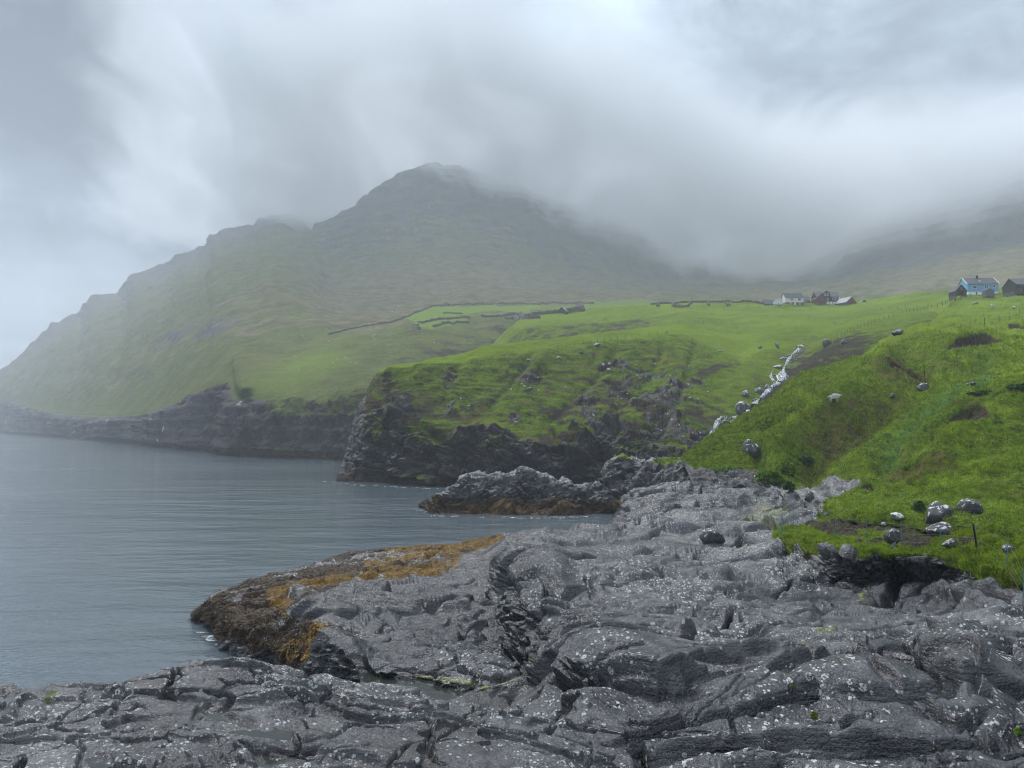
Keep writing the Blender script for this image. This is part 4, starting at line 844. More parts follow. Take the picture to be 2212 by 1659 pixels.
SLAB_CRACKS = [([(430, 1528), (500, 1520), (600, 1515), (690, 1505), (720, 1490)], 5, .12), ([(270, 1570), (330, 1560), (430, 1562)], 5, .10), ([(410, 1600), (480, 1600), (540, 1590)], 4, .09), ([(165, 1659), (180, 1620), (150, 1600), (120, 1580)], 5, .1),
               ([(180, 1590), (240, 1580), (300, 1560)], 4, .07), ([(640, 1620), (700, 1600), (780, 1560), (820, 1540)], 3, .05), ([(840, 1659), (880, 1620), (930, 1600), (1000, 1570), (1100, 1575)], 4, .08), ([(690, 1659), (720, 1630), (800, 1600)], 3, .04),
               ([(262, 1480), (270, 1500), (240, 1530)], 4, .1), ([(470, 1500), (430, 1520), (420, 1540)], 5, .1)]
SLAB_PANS = [(560, 1580, 95, 20, 0, -.09), (500, 1545, 60, 10, 10, -.08), (300, 1596, 50, 12, -5, -.07), (215, 1645, 34, 16, 10, -.08), (190, 1500 + 8, 25, 8, -20, -.04), (560, 1650, 70, 10, -8, -.07), (440, 1575, 110, 18, 0, .02), (620, 1535, 90, 14, 0, .05), (600, 1495, 110, 12, -5, .05), (60, 1540, 40, 20, 0, .1)]

M_out = terrain_mat('outcrop_basalt', dict(L=7, rock_d=(.014, .014, .016), rock_l=(.085, .082, .084), rock_b=(.035, .030, .030), lich_s=3.5, rough=.3, spec=.6, bump=.9, bdist=.3, edge=1.2, **GREEN))
build_mountain(); build_headland(); build_hill(); build_outcrop(); build_platform(); build_slab()
# ------------------------------------------------------------------ sea
def water_mat(name, sc1, deep, bump, rough=.06):
    m = bpy.data.materials.new(name); m.use_nodes = True
    t = NT(m.node_tree); t.n.clear()
    out = t.new('ShaderNodeOutputMaterial'); bs = t.new('ShaderNodeBsdfPrincipled')
    P = t.new('ShaderNodeNewGeometry').outputs['Position']
    a = t.mapping(P, scale=(1, 1.0, 1), rot=(0, 0, rad(22)))
    big = t.noise(t.mapping(P, scale=(.35, 1, 1), rot=(0, 0, rad(8))), .012, 3, .5)
    w1 = t.noise(t.mapping(P, scale=(.45, 1, 1), rot=(0, 0, rad(14))), .55 * sc1, 4, .6, .4)
    w2 = t.noise(a, 2.6 * sc1, 3, .6, .3)
    w0 = t.noise(t.mapping(P, scale=(.3, 1, 1), rot=(0, 0, rad(16))), .16 * sc1, 3, .5, .5)
    h = t.math('ADD', t.math('MULTIPLY', w1, .75), t.math('ADD', t.math('MULTIPLY', w0, 1.6), t.math('MULTIPLY', w2, .22)))
    bp = t.new('ShaderNodeBump'); bp.inputs['Distance'].default_value = 1.0
    t.put(bp.inputs['Strength'], t.maprange(big, .35, .65, bump * .35, bump)); t.put(bp.inputs['Height'], h)
    t.put(bs.inputs['Normal'], bp.outputs[0])
    t.put(bs.inputs['Base Color'], (*deep, 1)); t.put(bs.inputs['Roughness'], rough)
    bs.inputs['IOR'].default_value = 1.333
    t.l.new(bs.outputs[0], out.inputs[0]); return m
def plane(name, x0, x1, y0, y1, z, mat):
    me = bpy.data.meshes.new(name); me.from_pydata([(x0, y0, z), (x1, y0, z), (x1, y1, z), (x0, y1, z)], [], [(0, 1, 2, 3)])
    me.materials.append(mat); o = bpy.data.objects.new(name, me); C.objects.link(o); o['kind'] = 'structure'; return o
M_sea = water_mat('sea_water', 1.0, (.086, .110, .126), .60)
plane('sea', -4200, 2400, -200, 3400, 0.0, M_sea)

# ------------------------------------------------------------------ haze and low cloud
def box(name, x0, x1, y0, y1, z0, z1, mat):
    bm = bmesh.new(); bmesh.ops.create_cube(bm, size=1.0)
    for v in bm.verts: v.co = Vector(((x0 + x1) / 2 + v.co.x * (x1 - x0), (y0 + y1) / 2 + v.co.y * (y1 - y0), (z0 + z1) / 2 + v.co.z * (z1 - z0)))
    me = bpy.data.meshes.new(name); bm.to_mesh(me); bm.free(); me.materials.append(mat)
    o = bpy.data.objects.new(name, me); C.objects.link(o); return o
def haze():
    m = bpy.data.materials.new('haze_air'); m.use_nodes = True; t = NT(m.node_tree); t.n.clear()
    out = t.new('ShaderNodeOutputMaterial'); pv = t.new('ShaderNodeVolumePrincipled')
    pv.inputs['Color'].default_value = HAZE_COL; pv.inputs['Density'].default_value = HAZE_D
    t.l.new(pv.outputs[0], out.inputs[1])
    o = box('haze', -4300, 2500, -300, 3420, -9, 600, m); o['kind'] = 'stuff'
HAZE_D = .00040
HAZE_COL = (.90, .95, 1.0, 1)
haze()
def cloud():
    m = bpy.data.materials.new('cloud_vapour'); m.use_nodes = True; t = NT(m.node_tree); t.n.clear()
    out = t.new('ShaderNodeOutputMaterial'); pv = t.new('ShaderNodeVolumePrincipled')
    P = t.new('ShaderNodeNewGeometry').outputs['Position']
    s = t.new('ShaderNodeSeparateXYZ', i_0=P)
    # cloud base height as a function of the bearing: high over the summit, low in the corrie
    ang = t.math('DIVIDE', s.outputs[0], s.outputs[1])
    cr = t.new('ShaderNodeFloatCurve'); cv = cr.mapping.curves[0]
    pts = [((px - CX) / FP, h) for px, h in CLOUD_BASE]
    lo, hi = pts[0][0], pts[-1][0]
    while len(cv.points) < len(pts): cv.points.new(.5, .5)
    for q, (a, h) in zip(cv.points, pts): q.location = ((a - lo) / (hi - lo), h / 1000.0)
    cr.mapping.update()
    t.put(cr.inputs['Value'], t.maprange(ang, lo, hi, 0, 1, False))
    base = t.math('MULTIPLY', cr.outputs[0], 1000.0)
    n = t.noise(t.mapping(P, scale=(1, .6, 1.3)), 1 / 200.0, 8, .66, .7)
    zz = t.math('ADD', t.math('SUBTRACT', s.outputs[2], base), t.math('MULTIPLY', t.math('SUBTRACT', n, .5), 330.0))
    den = t.math('MULTIPLY', t.maprange(zz, 0, 110), CLOUD_D)
    den = t.math('MULTIPLY', den, t.maprange(s.outputs[2], 560, 740, 1, 0))
    den = t.math('MULTIPLY', den, t.maprange(zz, 90, 210, 1, 0))
    den = t.math('MULTIPLY', den, t.maprange(s.outputs[1], 860, 1150, .0, 1))
    pv.inputs['Color'].default_value = CLOUD_COL; t.put(pv.inputs['Density'], den)
    t.l.new(pv.outputs[0], out.inputs[1])
    o = box('low_cloud', -1500, 1700, 860, 2500, 150, 745, m); o['kind'] = 'stuff'
    m.cycles.volume_step_rate = 1.0
CLOUD_BASE = [(-300, 780), (0, 730), (200, 640), (400, 540), (460, 505), (520, 470), (600, 445), (690, 440), (800, 485), (880, 498), (940, 478), (1050, 452), (1200, 418), (1300, 392), (1450, 335), (1600, 275), (1720, 250), (1900, 262), (2212, 280), (2600, 280)]
CLOUD_D = .026
CLOUD_COL = (.97, .985, 1.0, 1)
cloud()
# ------------------------------------------------------------------ helpers for things
def mat(name, col, rough=.8, spec=.3, nscale=None, col2=None, bump=0.0, metal=0.0, wave=None):
    m = bpy.data.materials.new(name); m.use_nodes = True; t = NT(m.node_tree); bs = t.n['Principled BSDF']
    P = t.new('ShaderNodeTexCoord').outputs['Object']
    bs.inputs['Roughness'].default_value = rough; bs.inputs['Specular IOR Level'].default_value = spec; bs.inputs['Metallic'].default_value = metal
    if nscale:
        n = t.noise(P, nscale, 5, .6)
        c = t.mix(t.maprange(n, .3, .7), col, col2 or tuple(x * .6 for x in col))
        if wave:
            w = t.new('ShaderNodeTexWave', wave_type='BANDS', bands_direction=wave[0]); w.inputs['Scale'].default_value = wave[1]; t.put(w.inputs['Vector'], P)
            c = t.mix(t.maprange(w.outputs[1], .0, .22, .45, 0), c, tuple(x * .35 for x in col))
        t.put(bs.inputs['Base Color'], c)
        if bump:
            b = t.new('ShaderNodeBump'); b.inputs['Strength'].default_value = bump; b.inputs['Distance'].default_value = .03; t.put(b.inputs['Height'], n); t.put(bs.inputs['Normal'], b.outputs[0])
    else: bs.inputs['Base Color'].default_value = (*col, 1)
    return m
class MB:
    def __init__(s): s.bm = bmesh.new()
    def box(s, c, d, rz=0.0, rx=0.0, ry=0.0):
        M = Matrix.Translation(c) @ Matrix.Rotation(rz, 4, 'Z') @ Matrix.Rotation(rx, 4, 'X') @ Matrix.Rotation(ry, 4, 'Y') @ Matrix.Diagonal((*d, 1))
        bmesh.ops.create_cube(s.bm, size=1.0, matrix=M); return s
    def tube(s, a, b, r, r2=None, n=8):
        a, b = Vector(a), Vector(b); d = b - a
        M = Matrix.Translation((a + b) / 2) @ d.to_track_quat('Z', 'Y').to_matrix().to_4x4()
        bmesh.ops.create_cone(s.bm, cap_ends=True, segments=n, radius1=r, radius2=r if r2 is None else r2, depth=d.length, matrix=M); return s
    def prism(s, prof, y0, y1, axis='x'):
        """profile (h, z) extruded along the other horizontal axis"""
        f = (lambda h, z, k: (h, k, z)) if axis == 'x' else (lambda h, z, k: (k, h, z))
        A = [s.bm.verts.new(f(h, z, y0)) for h, z in prof]; B = [s.bm.verts.new(f(h, z, y1)) for h, z in prof]
        s.bm.faces.new(A); s.bm.faces.new(B[::-1]); n = len(prof)
        for i in range(n): s.bm.faces.new((A[i], B[i], B[(i + 1) % n], A[(i + 1) % n]))
        return s
    def build(s, name, m, parent=None, bevel=0.0, smooth=False):
        bmesh.ops.recalc_face_normals(s.bm, faces=s.bm.faces)
        if bevel: bmesh.ops.bevel(s.bm, geom=list(s.bm.edges), offset=bevel, segments=1, affect='EDGES')
        me = bpy.data.meshes.new(name); s.bm.to_mesh(me); s.bm.free()
        if smooth:
            for p in me.polygons: p.use_smooth = True
        me.materials.append(m); o = bpy.data.objects.new(name, me); C.objects.link(o)
        if parent: o.parent = parent
        return o
def empty(name, loc, rz=0.0, **k):
    o = bpy.data.objects.new(name, None); C.objects.link(o); o.location = loc; o.rotation_euler = (0, 0, rz); o.empty_display_size = .1
    setk(o, **k); return o

M_white = mat('white_boards', (.72, .73, .72), .6, .3, 3, (.60, .61, .60), wave=('Z', 2.2)); M_trim = mat('white_trim', (.78, .79, .78), .5)
M_black = mat('black_tarred_boards', (.012, .012, .016), .6, .3, 4, (.022, .022, .026), wave=('X', 2.4)); M_redb = mat('dark_red_boards', (.125, .030, .026), .7, .2, 3, (.085, .022, .020), wave=('X', 2.0))
M_redp = mat('red_painted_base', (.20, .030, .026), .6); M_slate = mat('grey_roof_sheet', (.060, .062, .072), .55, .4, 2, (.085, .088, .10), wave=('X', 1.6)); M_slated = mat('dark_roof_sheet', (.035, .035, .045), .55, .4, 2, (.05, .05, .06), wave=('X', 1.6))
M_blue = mat('light_blue_boards', (.19, .40, .62), .6, .3, 3, (.15, .34, .55), wave=('X', 2.0)); M_glass = mat('window_glass', (.03, .035, .04), .08, .6); M_stone = mat('dry_stone', (.12, .115, .105), .9, .2, 5, (.055, .052, .048), 1.0)
M_grayw = mat('weathered_grey_boards', (.16, .155, .15), .85, .2, 5, (.10, .095, .09), wave=('X', 2.6)); M_darkw = mat('weathered_dark_boards', (.035, .032, .032), .85, .2, 5, (.06, .055, .052), wave=('X', 2.6)); M_tin = mat('pale_tin_roof', (.30, .31, .32), .5, .4, 2, (.22, .22, .23), wave=('Y', 1.8))
M_gable = mat('gable_grey_stone_wall', (.12, .115, .105), .9, .2, 4, (.07, .065, .06)); M_door = mat('pale_door', (.55, .60, .62), .5); M_post = mat('grey_timber_post', (.075, .068, .058), .9, .2, 9, (.04, .036, .03)); M_wire = mat('fence_wire', (.10, .10, .10), .6)
M_bluep = mat('blue_plastic_stake', (.055, .19, .24), .5, .3); M_rust = mat('dark_rusty_iron', (.025, .017, .014), .8); M_wool = mat('sheep_wool', (.62, .60, .55), .95, .1, 18, (.42, .40, .37), 1.0); M_dark = mat('dark_opening', (.010, .009, .009), .9)

def surf(px, py, names):
    best = None
    for n in names:
        p, nn = on(n, px, py); x, y = project(p)
        d = math.hypot(float(x) - px, float(y) - py)
        if d < 6 and (best is None or p[1] < best[0][1] - 1): best = (p, nn)
    if best is None: p, nn = on(names[0], px, py); best = (p, nn)
    return Vector([float(q) for q in best[0]]), Vector([float(q) for q in best[1]])

def window(par, x, z, y, w, h, panes=1, rows=1, side=0):
    f = MB(); t = .10
    f.box((x, y - .03, z + h / 2), (w, .08, t)); f.box((x, y - .03, z - h / 2), (w, .08, t))
    f.box((x - w / 2 + t / 2, y - .035, z), (t, .08, h - .05)); f.box((x + w / 2 - t / 2, y - .035, z), (t, .08, h - .05))
    for i in range(1, panes): f.box((x - w / 2 + w * i / panes, y - .035, z), (t * .8, .07, h - .05))
    o = f.build('window', M_trim, par)
    g = MB(); g.box((x, y - .012, z), (w - .06, .03, h - .06)); g.build('pane', M_glass, o)
    return o
def gabled(name, label, cat, px, py, sheets, w, d, base, wall, roof, wm, rm, bm_, front='eave', rz=0.0, over=.2, sink=1.5, **k):
    """w along x, d along y; the ridge runs along x (eave towards the viewer) or along y (gable towards the viewer)"""
    p, n = surf(px, py, sheets)
    o = empty(name, p, rz, label=label, cat=cat, **k)
    z0, z1, z2 = -sink, base, base + wall
    MB().box((0, d / 2, (z0 + z1) / 2), (w - .06, d - .06, z1 - z0)).build('foundation', bm_, o)
    wl = MB()
    th = .14
    if front == 'eave':
        wl.prism([(0, z1), (d, z1), (d, z2), (d / 2, z2 + roof), (0, z2)], -w / 2, w / 2, 'y')
    else:
        wl.prism([(-w / 2, z1), (w / 2, z1), (w / 2, z2), (0, z2 + roof), (-w / 2, z2)], 0, d, 'x')
    wl.build('wall', wm, o)
    r = MB()
    if front == 'eave':
        s = roof / (d / 2)
        r.prism([(-over, z2 - over * s + .02), (d / 2, z2 + roof + .02), (d + over, z2 - over * s + .02), (d + over, z2 - over * s + th + .02), (d / 2, z2 + roof + th + .04), (-over, z2 - over * s + th + .02)], -w / 2 - over, w / 2 + over, 'y')
    else:
        s = roof / (w / 2)
        r.prism([(-w / 2 - over, z2 - over * s + .02), (0, z2 + roof + .02), (w / 2 + over, z2 - over * s + .02), (w / 2 + over, z2 - over * s + th + .02), (0, z2 + roof + th + .04), (-w / 2 - over, z2 - over * s + th + .02)], -over, d + over, 'x')
    ro = r.build('roof', rm, o)
    return o, ro, (z1, z2)

# ------------------------------------------------------------------ the village
VS = ['headland', 'green_hill', 'mountain']
o, ro, (a, b) = gabled('house', 'white boarded house with red painted base, dark roof and two triple windows', 'house', 1717, 658, VS, 9.4, 6.6, 1.35, 2.3, 2.9, M_white, M_slated, M_redp)
for x in (-1.4, 2.5):
    window(o, x, a + 1.45, 0, 1.7, 1.15, 3)
window(o, -2.2, .7, .03, 1.0, .9, 2); window(o, 2.7, .7, .03, 1.0, .9, 2)
MB().box((.2, -.02, .62), (1.0, .08, 1.45)).build('door', M_door, o)
MB().box((0, 1.55, b + 1.48), (.6, .5, .06), rx=math.atan2(2.9, 3.3)).build('skylight', M_trim, ro)
MB().tube((-.2, 3.3, b + 2.7), (-.2, 3.3, b + 4.3), .05).build('aerial', M_trim, o)
o, ro, (a, b) = gabled('outbuilding', 'grey stone outbuilding with slate coloured roof beside the white house', 'outbuilding', 1746, 657, VS, 5.2, 5, .6, 1.9, 2.5, M_gable, M_slate, M_stone)
o.location.y += 4; MB().box((-.2, -.05, a + 1.2), (2.1, .1, .8)).build('shutter', M_tin, o)
o, ro, (a, b) = gabled('outbuilding', 'low grey building with blue grey roof at the left end of the houses', 'outbuilding', 1668, 659, VS, 5.6, 4, .7, .6, 2.2, M_grayw, M_slate, M_stone)
o.location.y += 3
o, ro, (a, b) = gabled('shed', 'small white gabled shed, the left and wider of the white pair', 'shed', 1679.5, 658.5, VS, 3.9, 5, .35, 1.2, 1.75, M_white, M_tin, M_stone, 'gable', over=.06)
MB().box((.5, -.02, .75), (.35, .06, .45)).build('vent', M_dark, o)
o, ro, (a, b) = gabled('shed', 'small white gabled shed, the narrower one squeezed next to the white house', 'shed', 1689, 658, VS, 2.6, 5, .35, 1.2, 1.8, M_white, M_tin, M_stone, 'gable', over=.06)
o.location.y += 2
o, ro, (a, b) = gabled('house', 'black boarded house with white stone base, front gable and large white windows', 'house', 1789, 656, VS, 12.2, 6.6, 1.15, 2.7, 2.9, M_black, M_slate, M_trim)
window(o, -.9, a + 1.35, 0, 2.3, 1.25, 3); window(o, 3.5, a + 1.5, 0, 2.3, 1.2, 3)
dm = MB().prism([(-2.9, b - .3), (1.0, b - .3), (1.0, b + 1.35), (-.95, b + 2.9), (-2.9, b + 1.35)], -.25, 3.0, 'x').build('dormer', M_black, o)
MB().prism([(-3.15, b + 1.17), (-.95, b + 2.92), (1.25, b + 1.17), (1.25, b + 1.35), (-.95, b + 3.1), (-3.15, b + 1.35)], -.4, 3.2, 'x').build('dormer_roof', M_slated, dm)
window(dm, -.95, b + 1.0, -.25, 2.2, 1.05, 3)
MB().box((.8, 3.2, b + 3.0), (.5, .5, 1.2)).build('chimney', M_dark, ro)
MB().box((1.6, 1.9, b + 1.86), (.5, .45, .06), rx=math.atan2(2.9, 3.3)).build('skylight', M_trim, ro)
MB().box((5.8, -.01, a + 1.3), (.5, .05, 2.75)).build('corner_board', M_trim, o)
for x in (-3.6, -1.5, .6, 2.4): MB().box((x, -.0, .55), (.45, .08, .7)).build('cellar_opening', M_dark, o)
o, ro, (a, b) = gabled('barn', 'tall dark red boarded barn, gable end on, left of the black house', 'barn', 1770, 655.5, VS, 5.4, 7, .15, 2.4, 2.7, M_redb, M_slated, M_stone, 'gable')
o.location.y -= 3
MB().box((.5, -.03, .3), (2.9, .06, .3)).build('sill_beam', M_dark, o)
o, ro, (a, b) = gabled('barn', 'low dark red barn with pale tin roof on the right of the black house', 'barn', 1839, 655.5, VS, 6.8, 8, .1, .9, 2.9, M_redb, M_tin, M_stone, 'gable', rz=rad(22))
MB().box((-.3, -.03, .55), (.8, .08, 1.1)).build('door', M_dark, o)
o, ro, (a, b) = gabled('hut', 'tiny hut with pale low roof right of the low red barn', 'hut', 1867, 651, VS, 2.4, 2.4, .1, .3, .8, M_grayw, M_tin, M_stone, 'gable')
o, ro, (a, b) = gabled('house', 'light blue house with grey roof, white base and black chimney', 'house', 2123.5, 634.5, VS, 11.2, 7, 1.1, 3.0, 2.7, M_blue, M_slate, M_trim, rz=rad(-3))
window(o, -3.0, a + 1.75, 0, 1.5, 1.1, 1); window(o, 1.15, a + 1.9, 0, 1.5, 1.15, 2); window(o, 4.1, a + 2.0, 0, 1.0, 1.1, 1)
MB().box((-.45, 3.0, b + 3.0), (.5, .6, 1.0)).box((-.45, 3.0, b + 3.55), (.62, .72, .14)).build('chimney', M_dark, ro)
MB().box((-.35, 1.5, b + 1.32), (.6, .5, .06), rx=math.atan2(2.7, 3.5)).build('skylight', M_trim, ro)
for s in (-1, 1): MB().prism([(-.26, b - .18), (3.5, b + 2.74), (3.5, b + 3.0), (-.26, b + .02)], s * 5.8 - .1, s * 5.8 + .1, 'y').build('bargeboard', M_trim, ro)
for x in (-2.4, .4, 2.2): MB().box((x, -.0, .5), (.5, .08, .8)).build('cellar_opening', M_dark, o)
o, ro, (a, b) = gabled('shed', 'dark weathered gabled shed with steep roof left of the blue house', 'shed', 2078, 638, VS, 3.8, 4.5, .1, 1.7, 2.1, M_darkw, M_slated, M_stone, 'gable')
MB().box((0, -.03, .95), (1.6, .06, 1.6)).build('door', M_dark, o); MB().box((.1, -.03, 2.6), (.6, .06, .9)).build('hatch', M_grayw, o)
o, ro, (a, b) = gabled('shed', 'small pale grey board shed standing in front of the blue house', 'shed', 2130.5, 640.5, VS, 3.1, 2.0, .05, 1.7, .8, M_grayw, M_grayw, M_stone, 'gable', over=.05)
o.location.y -= 2
o, ro, (a, b) = gabled('house', 'dark house with raised timber deck and railing at the right edge', 'house', 2237, 633, VS, 13, 8, 1.4, 2.0, 2.6, M_black, M_slate, M_stone)
dm = MB().prism([(-2.2, b - .9), (3.0, b - .9), (3.0, b + 1.2), (.4, b + 2.9), (-2.2, b + 1.2)], -.3, 3.5, 'x').build('dormer', M_black, o)
MB().prism([(-2.5, b + 1.0), (.4, b + 2.92), (3.3, b + 1.0), (3.3, b + 1.25), (.4, b + 3.15), (-2.5, b + 1.25)], -.5, 3.6, 'x').build('dormer_roof', M_trim, dm); window(dm, -.6, b + .6, -.3, 1.1, 1.3, 1)
dk = MB().box((-.5, -2.0, .55), (14, 4.0, 1.7)).build('deck', M_darkw, o)
rl = MB()
for i in range(9): rl.box((-7.4 + i * 1.75, -3.9, 1.9), (.09, .09, 1.1))
rl.box((-.4, -3.9, 2.45), (14.1, .08, .08)).box((-.4, -3.9, 1.95), (14.1, .05, .06)); rl.build('railing', M_grayw, dk)
p, n = surf(2186, 634, VS)
for i in range(2):
    ch = empty('garden_chair', o.location + Vector((-1.9 + i * 1.5, -3.0, 1.4)), 0, label=('white garden chair on the deck, the left one of two', 'white garden chair on the deck, the right one of two')[i], cat='chair', group='garden chairs on the deck')
    MB().box((0, 0, .42), (1.0, .5, .06)).build('seat', M_trim, ch); bb = MB()
    for j in range(6): bb.box((-.45 + j * .18, .25, .75), (.06, .05, .6))
    bb.box((0, .25, 1.05), (1.05, .06, .08)).build('backrest', M_trim, ch)
    for sx in (-1, 1):
        for sy in (-1, 1): MB().box((sx * .44, sy * .2, .2), (.06, .06, .42)).build('leg', M_trim, ch)
o, ro, (a, b) = gabled('shed', 'low dark lean shed joined to the deck wall', 'shed', 2181.5, 635, VS, 2.6, 2.2, .1, 1.5, .3, M_darkw, M_grayw, M_stone, 'eave', over=.05); o.location.y -= 3.5
o, ro, (a, b) = gabled('hut', 'lone stone hut with pale pitched roof among the field walls', 'hut', 1213, 676.5, ['mountain', 'headland'], 4.6, 6, .1, 1.1, 2.2, M_stone, M_tin, M_stone, 'gable', rz=rad(-25))

# ------------------------------------------------------------------ dry stone field walls
def field_wall(label, pts, h, th, sheets, step=1.6):
    P = []
    for (x0, y0), (x1, y1) in zip(pts[:-1], pts[1:]):
        n = max(2, int(math.hypot(x1 - x0, y1 - y0) / step))
        for i in range(n): P.append((x0 + (x1 - x0) * i / n, y0 + (y1 - y0) * i / n))
    P.append(pts[-1]); Q = [surf(x, y, sheets)[0] for x, y in P]
    Z = gsmooth(np.array([q.z for q in Q]), 1.2); Y = gsmooth(np.array([q.y for q in Q]), 1.5); X = np.array([q.x for q in Q])
    bm = bmesh.new(); rows = []
    for i in range(len(Q)):
        j = min(i + 1, len(Q) - 1); k = max(i - 1, 0)
        d = Vector((X[j] - X[k], Y[j] - Y[k], 0)); d = d.normalized() if d.length > 1e-6 else Vector((1, 0, 0)); s = Vector((-d.y, d.x, 0))
        c = Vector((X[i], Y[i], Z[i])); hh = h * R_.uniform(.75, 1.12); w = th * R_.uniform(.8, 1.1)
        rows.append([bm.verts.new(c - s * w * .7 + Vector((0, 0, -.8))), bm.verts.new(c - s * w * .4 + Vector((0, 0, hh))), bm.verts.new(c + s * w * .4 + Vector((0, 0, hh * R_.uniform(.9, 1.05)))), bm.verts.new(c + s * w * .7 + Vector((0, 0, -.8)))])
    for r0, r1 in zip(rows[:-1], rows[1:]):
        for a in range(4): bm.faces.new((r0[a], r1[a], r1[(a + 1) % 4], r0[(a + 1) % 4]))
    bm.faces.new(rows[0]); bm.faces.new(rows[-1][::-1]); bmesh.ops.recalc_face_normals(bm, faces=bm.faces)
    me = bpy.data.meshes.new('stone_wall'); bm.to_mesh(me); bm.free(); me.materials.append(M_stone)
    o = bpy.data.objects.new('stone_wall', me); C.objects.link(o); setk(o, label, 'stone wall', 'dry stone walls round the fields')
MH = ['mountain', 'headland']
for lab, pts, h, th in [
    ('long stone wall along the upper edge of the green fields', [(934, 661), (990, 658), (1045, 656.5), (1120, 656), (1200, 656), (1283, 654.5)], 1.5, 1.0),
    ('stone wall slanting down at the left end of the fields', [(934, 661), (905, 672), (880, 683), (860, 690), (845, 695)], 1.2, .9),
    ('faint boundary wall running down the brown slope', [(845, 695), (800, 702), (750, 712), (710, 722)], 1.0, .8),
    ('curved thick stone wall above the small green paddock', [(893, 706), (915, 696), (945, 690), (1000, 687), (1060, 683), (1110, 681)], 1.4, 1.0),
    ('lower stone wall of the small green paddock', [(935, 707), (955, 700), (985, 699), (1014, 698)], 1.4, 1.0),
    ('short stone wall closing the left tip of the paddock', [(893, 706), (900, 709), (908, 711)], 1.6, 1.2),
    ('ruined stone wall with rubble in the middle of the fields', [(1090, 689), (1110, 687), (1140, 687), (1165, 686)], 1.5, 1.6),
    ('stone wall rising from the rubble to the hut', [(1110, 683), (1150, 680), (1190, 676), (1206, 675)], 1.7, 1.3),
    ('stone wall from the hut towards the village', [(1222, 675), (1245, 672), (1262, 671)], 1.6, 1.2),
    ('stone wall climbing from the hut to the upper wall', [(1236, 669), (1243, 663), (1250, 657)], 1.5, 1.1),
    ('short stone wall fragment in the upper left field', [(958, 676), (980, 676), (999, 677)], 1.0, .9),
    ('stone wall across the plots beyond the plateau', [(1406, 653), (1480, 652), (1560, 651.5), (1617, 651.5), (1656, 657)], 1.0, .8),
    ('dividing wall of the plots, the first from the left', [(1424, 653), (1420, 662)], 1.2, .9),
    ('dividing wall left of the dark walled plot', [(1457, 652.5), (1455, 661)], 1.2, .9),
    ('dark thick front wall of the middle plot', [(1455, 662.5), (1489, 662.5)], 1.3, 1.0),
    ('dividing wall right of the dark walled plot', [(1490, 652.5), (1489, 661)], 1.2, .9),
    ('slanting dividing wall, fourth of the plots', [(1526, 652.5), (1532, 660)], 1.2, .9),
    ('slanting dividing wall nearest to the village', [(1566, 652.5), (1575, 660)], 1.2, .9)]:
    field_wall(lab, pts, h, th, MH)

# ------------------------------------------------------------------ boulders
def boulder_mat(name, base, lich, s):
    m = bpy.data.materials.new(name); m.use_nodes = True; t = NT(m.node_tree); bs = t.n['Principled BSDF']
    P = t.new('ShaderNodeTexCoord').outputs['Object']
    n = t.noise(P, 3.0 * s, 6, .65); n2 = t.noise(P, 1.6 * s, 4, .6, .6); n3 = t.noise(P, 9 * s, 3, .6)
    up = t.new('ShaderNodeSeparateXYZ', i_0=t.new('ShaderNodeNewGeometry').outputs['Normal']).outputs[2]
    k = t.maprange(t.math('ADD', t.math('ADD', n2, t.math('MULTIPLY', n3, .3)), t.math('MULTIPLY', up, .13)), .80 - lich, .85 - lich)
    c = t.mix(t.maprange(n, .35, .65), tuple(x * .45 for x in base), base)
    t.put(bs.inputs['Base Color'], t.mix(k, c, (.66, .67, .65))); bs.inputs['Roughness'].default_value = .6
    b = t.new('ShaderNodeBump'); b.inputs['Strength'].default_value = .8; b.inputs['Distance'].default_value = .06; t.put(b.inputs['Height'], n); t.put(bs.inputs['Normal'], b.outputs[0])
    return m
B_lich = boulder_mat('lichen_boulder', (.085, .083, .085), .0, 1.6); B_dark = boulder_mat('dark_boulder', (.05, .048, .05), -.02, 1.5); B_pale = boulder_mat('pale_stone', (.34, .33, .31), .12, 2.0); B_grey = boulder_mat('grey_boulder', (.13, .135, .14), .02, 1.5)
def rock_mesh(seed, m, sub=4):
    bm = bmesh.new(); bmesh.ops.create_icosphere(bm, subdivisions=sub, radius=1.0)
    r = random.Random(seed); pl = []
    for i in range(11):
        v = Vector((r.gauss(0, 1), r.gauss(0, 1), r.gauss(0, 1))).normalized(); pl.append((v, r.uniform(.60, .92)))
    V = np.array([v.co[:] for v in bm.verts]); N = fbm(V + seed * 7.3, 1.1, 4, .5) * .13
    for v, nn in zip(bm.verts, N):
        c = v.co * (1 + float(nn))
        for d, h in pl:
            k = c.dot(d)
            if k > h: c = c - d * (k - h) * .9
        v.co = c
    me = bpy.data.meshes.new('boulder'); bm.to_mesh(me); bm.free()
    for p in me.polygons: p.use_smooth = True
    me.materials.append(m); return me
RM = {}
def boulder(px, py, wpx, hpx, sheets, m, label, group=None, tilt=0.0, deep=.8, name='boulder', sub=4, sd=None):
    """py is the row of its middle"""
    p, n = surf(px, py + hpx * .4, sheets)
    sd = R_.randrange(6) if sd is None else sd
    key = (sd, m.name, sub)
    if key not in RM: RM[key] = rock_mesh(sd, m, sub)
    o = bpy.data.objects.new(name, RM[key]); C.objects.link(o)
    s = p.y / FP
    w, h = wpx * s / 1.75, hpx * s / 1.4
    o.scale = (w, max(w * deep, .05), h); o.rotation_euler = (R_.uniform(-.15, .15), -tilt, R_.uniform(-.35, .35) if tilt else R_.uniform(-.6, .6))
    o.location = p + Vector((0, w * .3, h * (.5 if p.y < 75 else .38)))
    setk(o, label, 'stone' if name == 'stone' else 'boulder', group); return o
HS = ['rock_platform', 'green_hill']
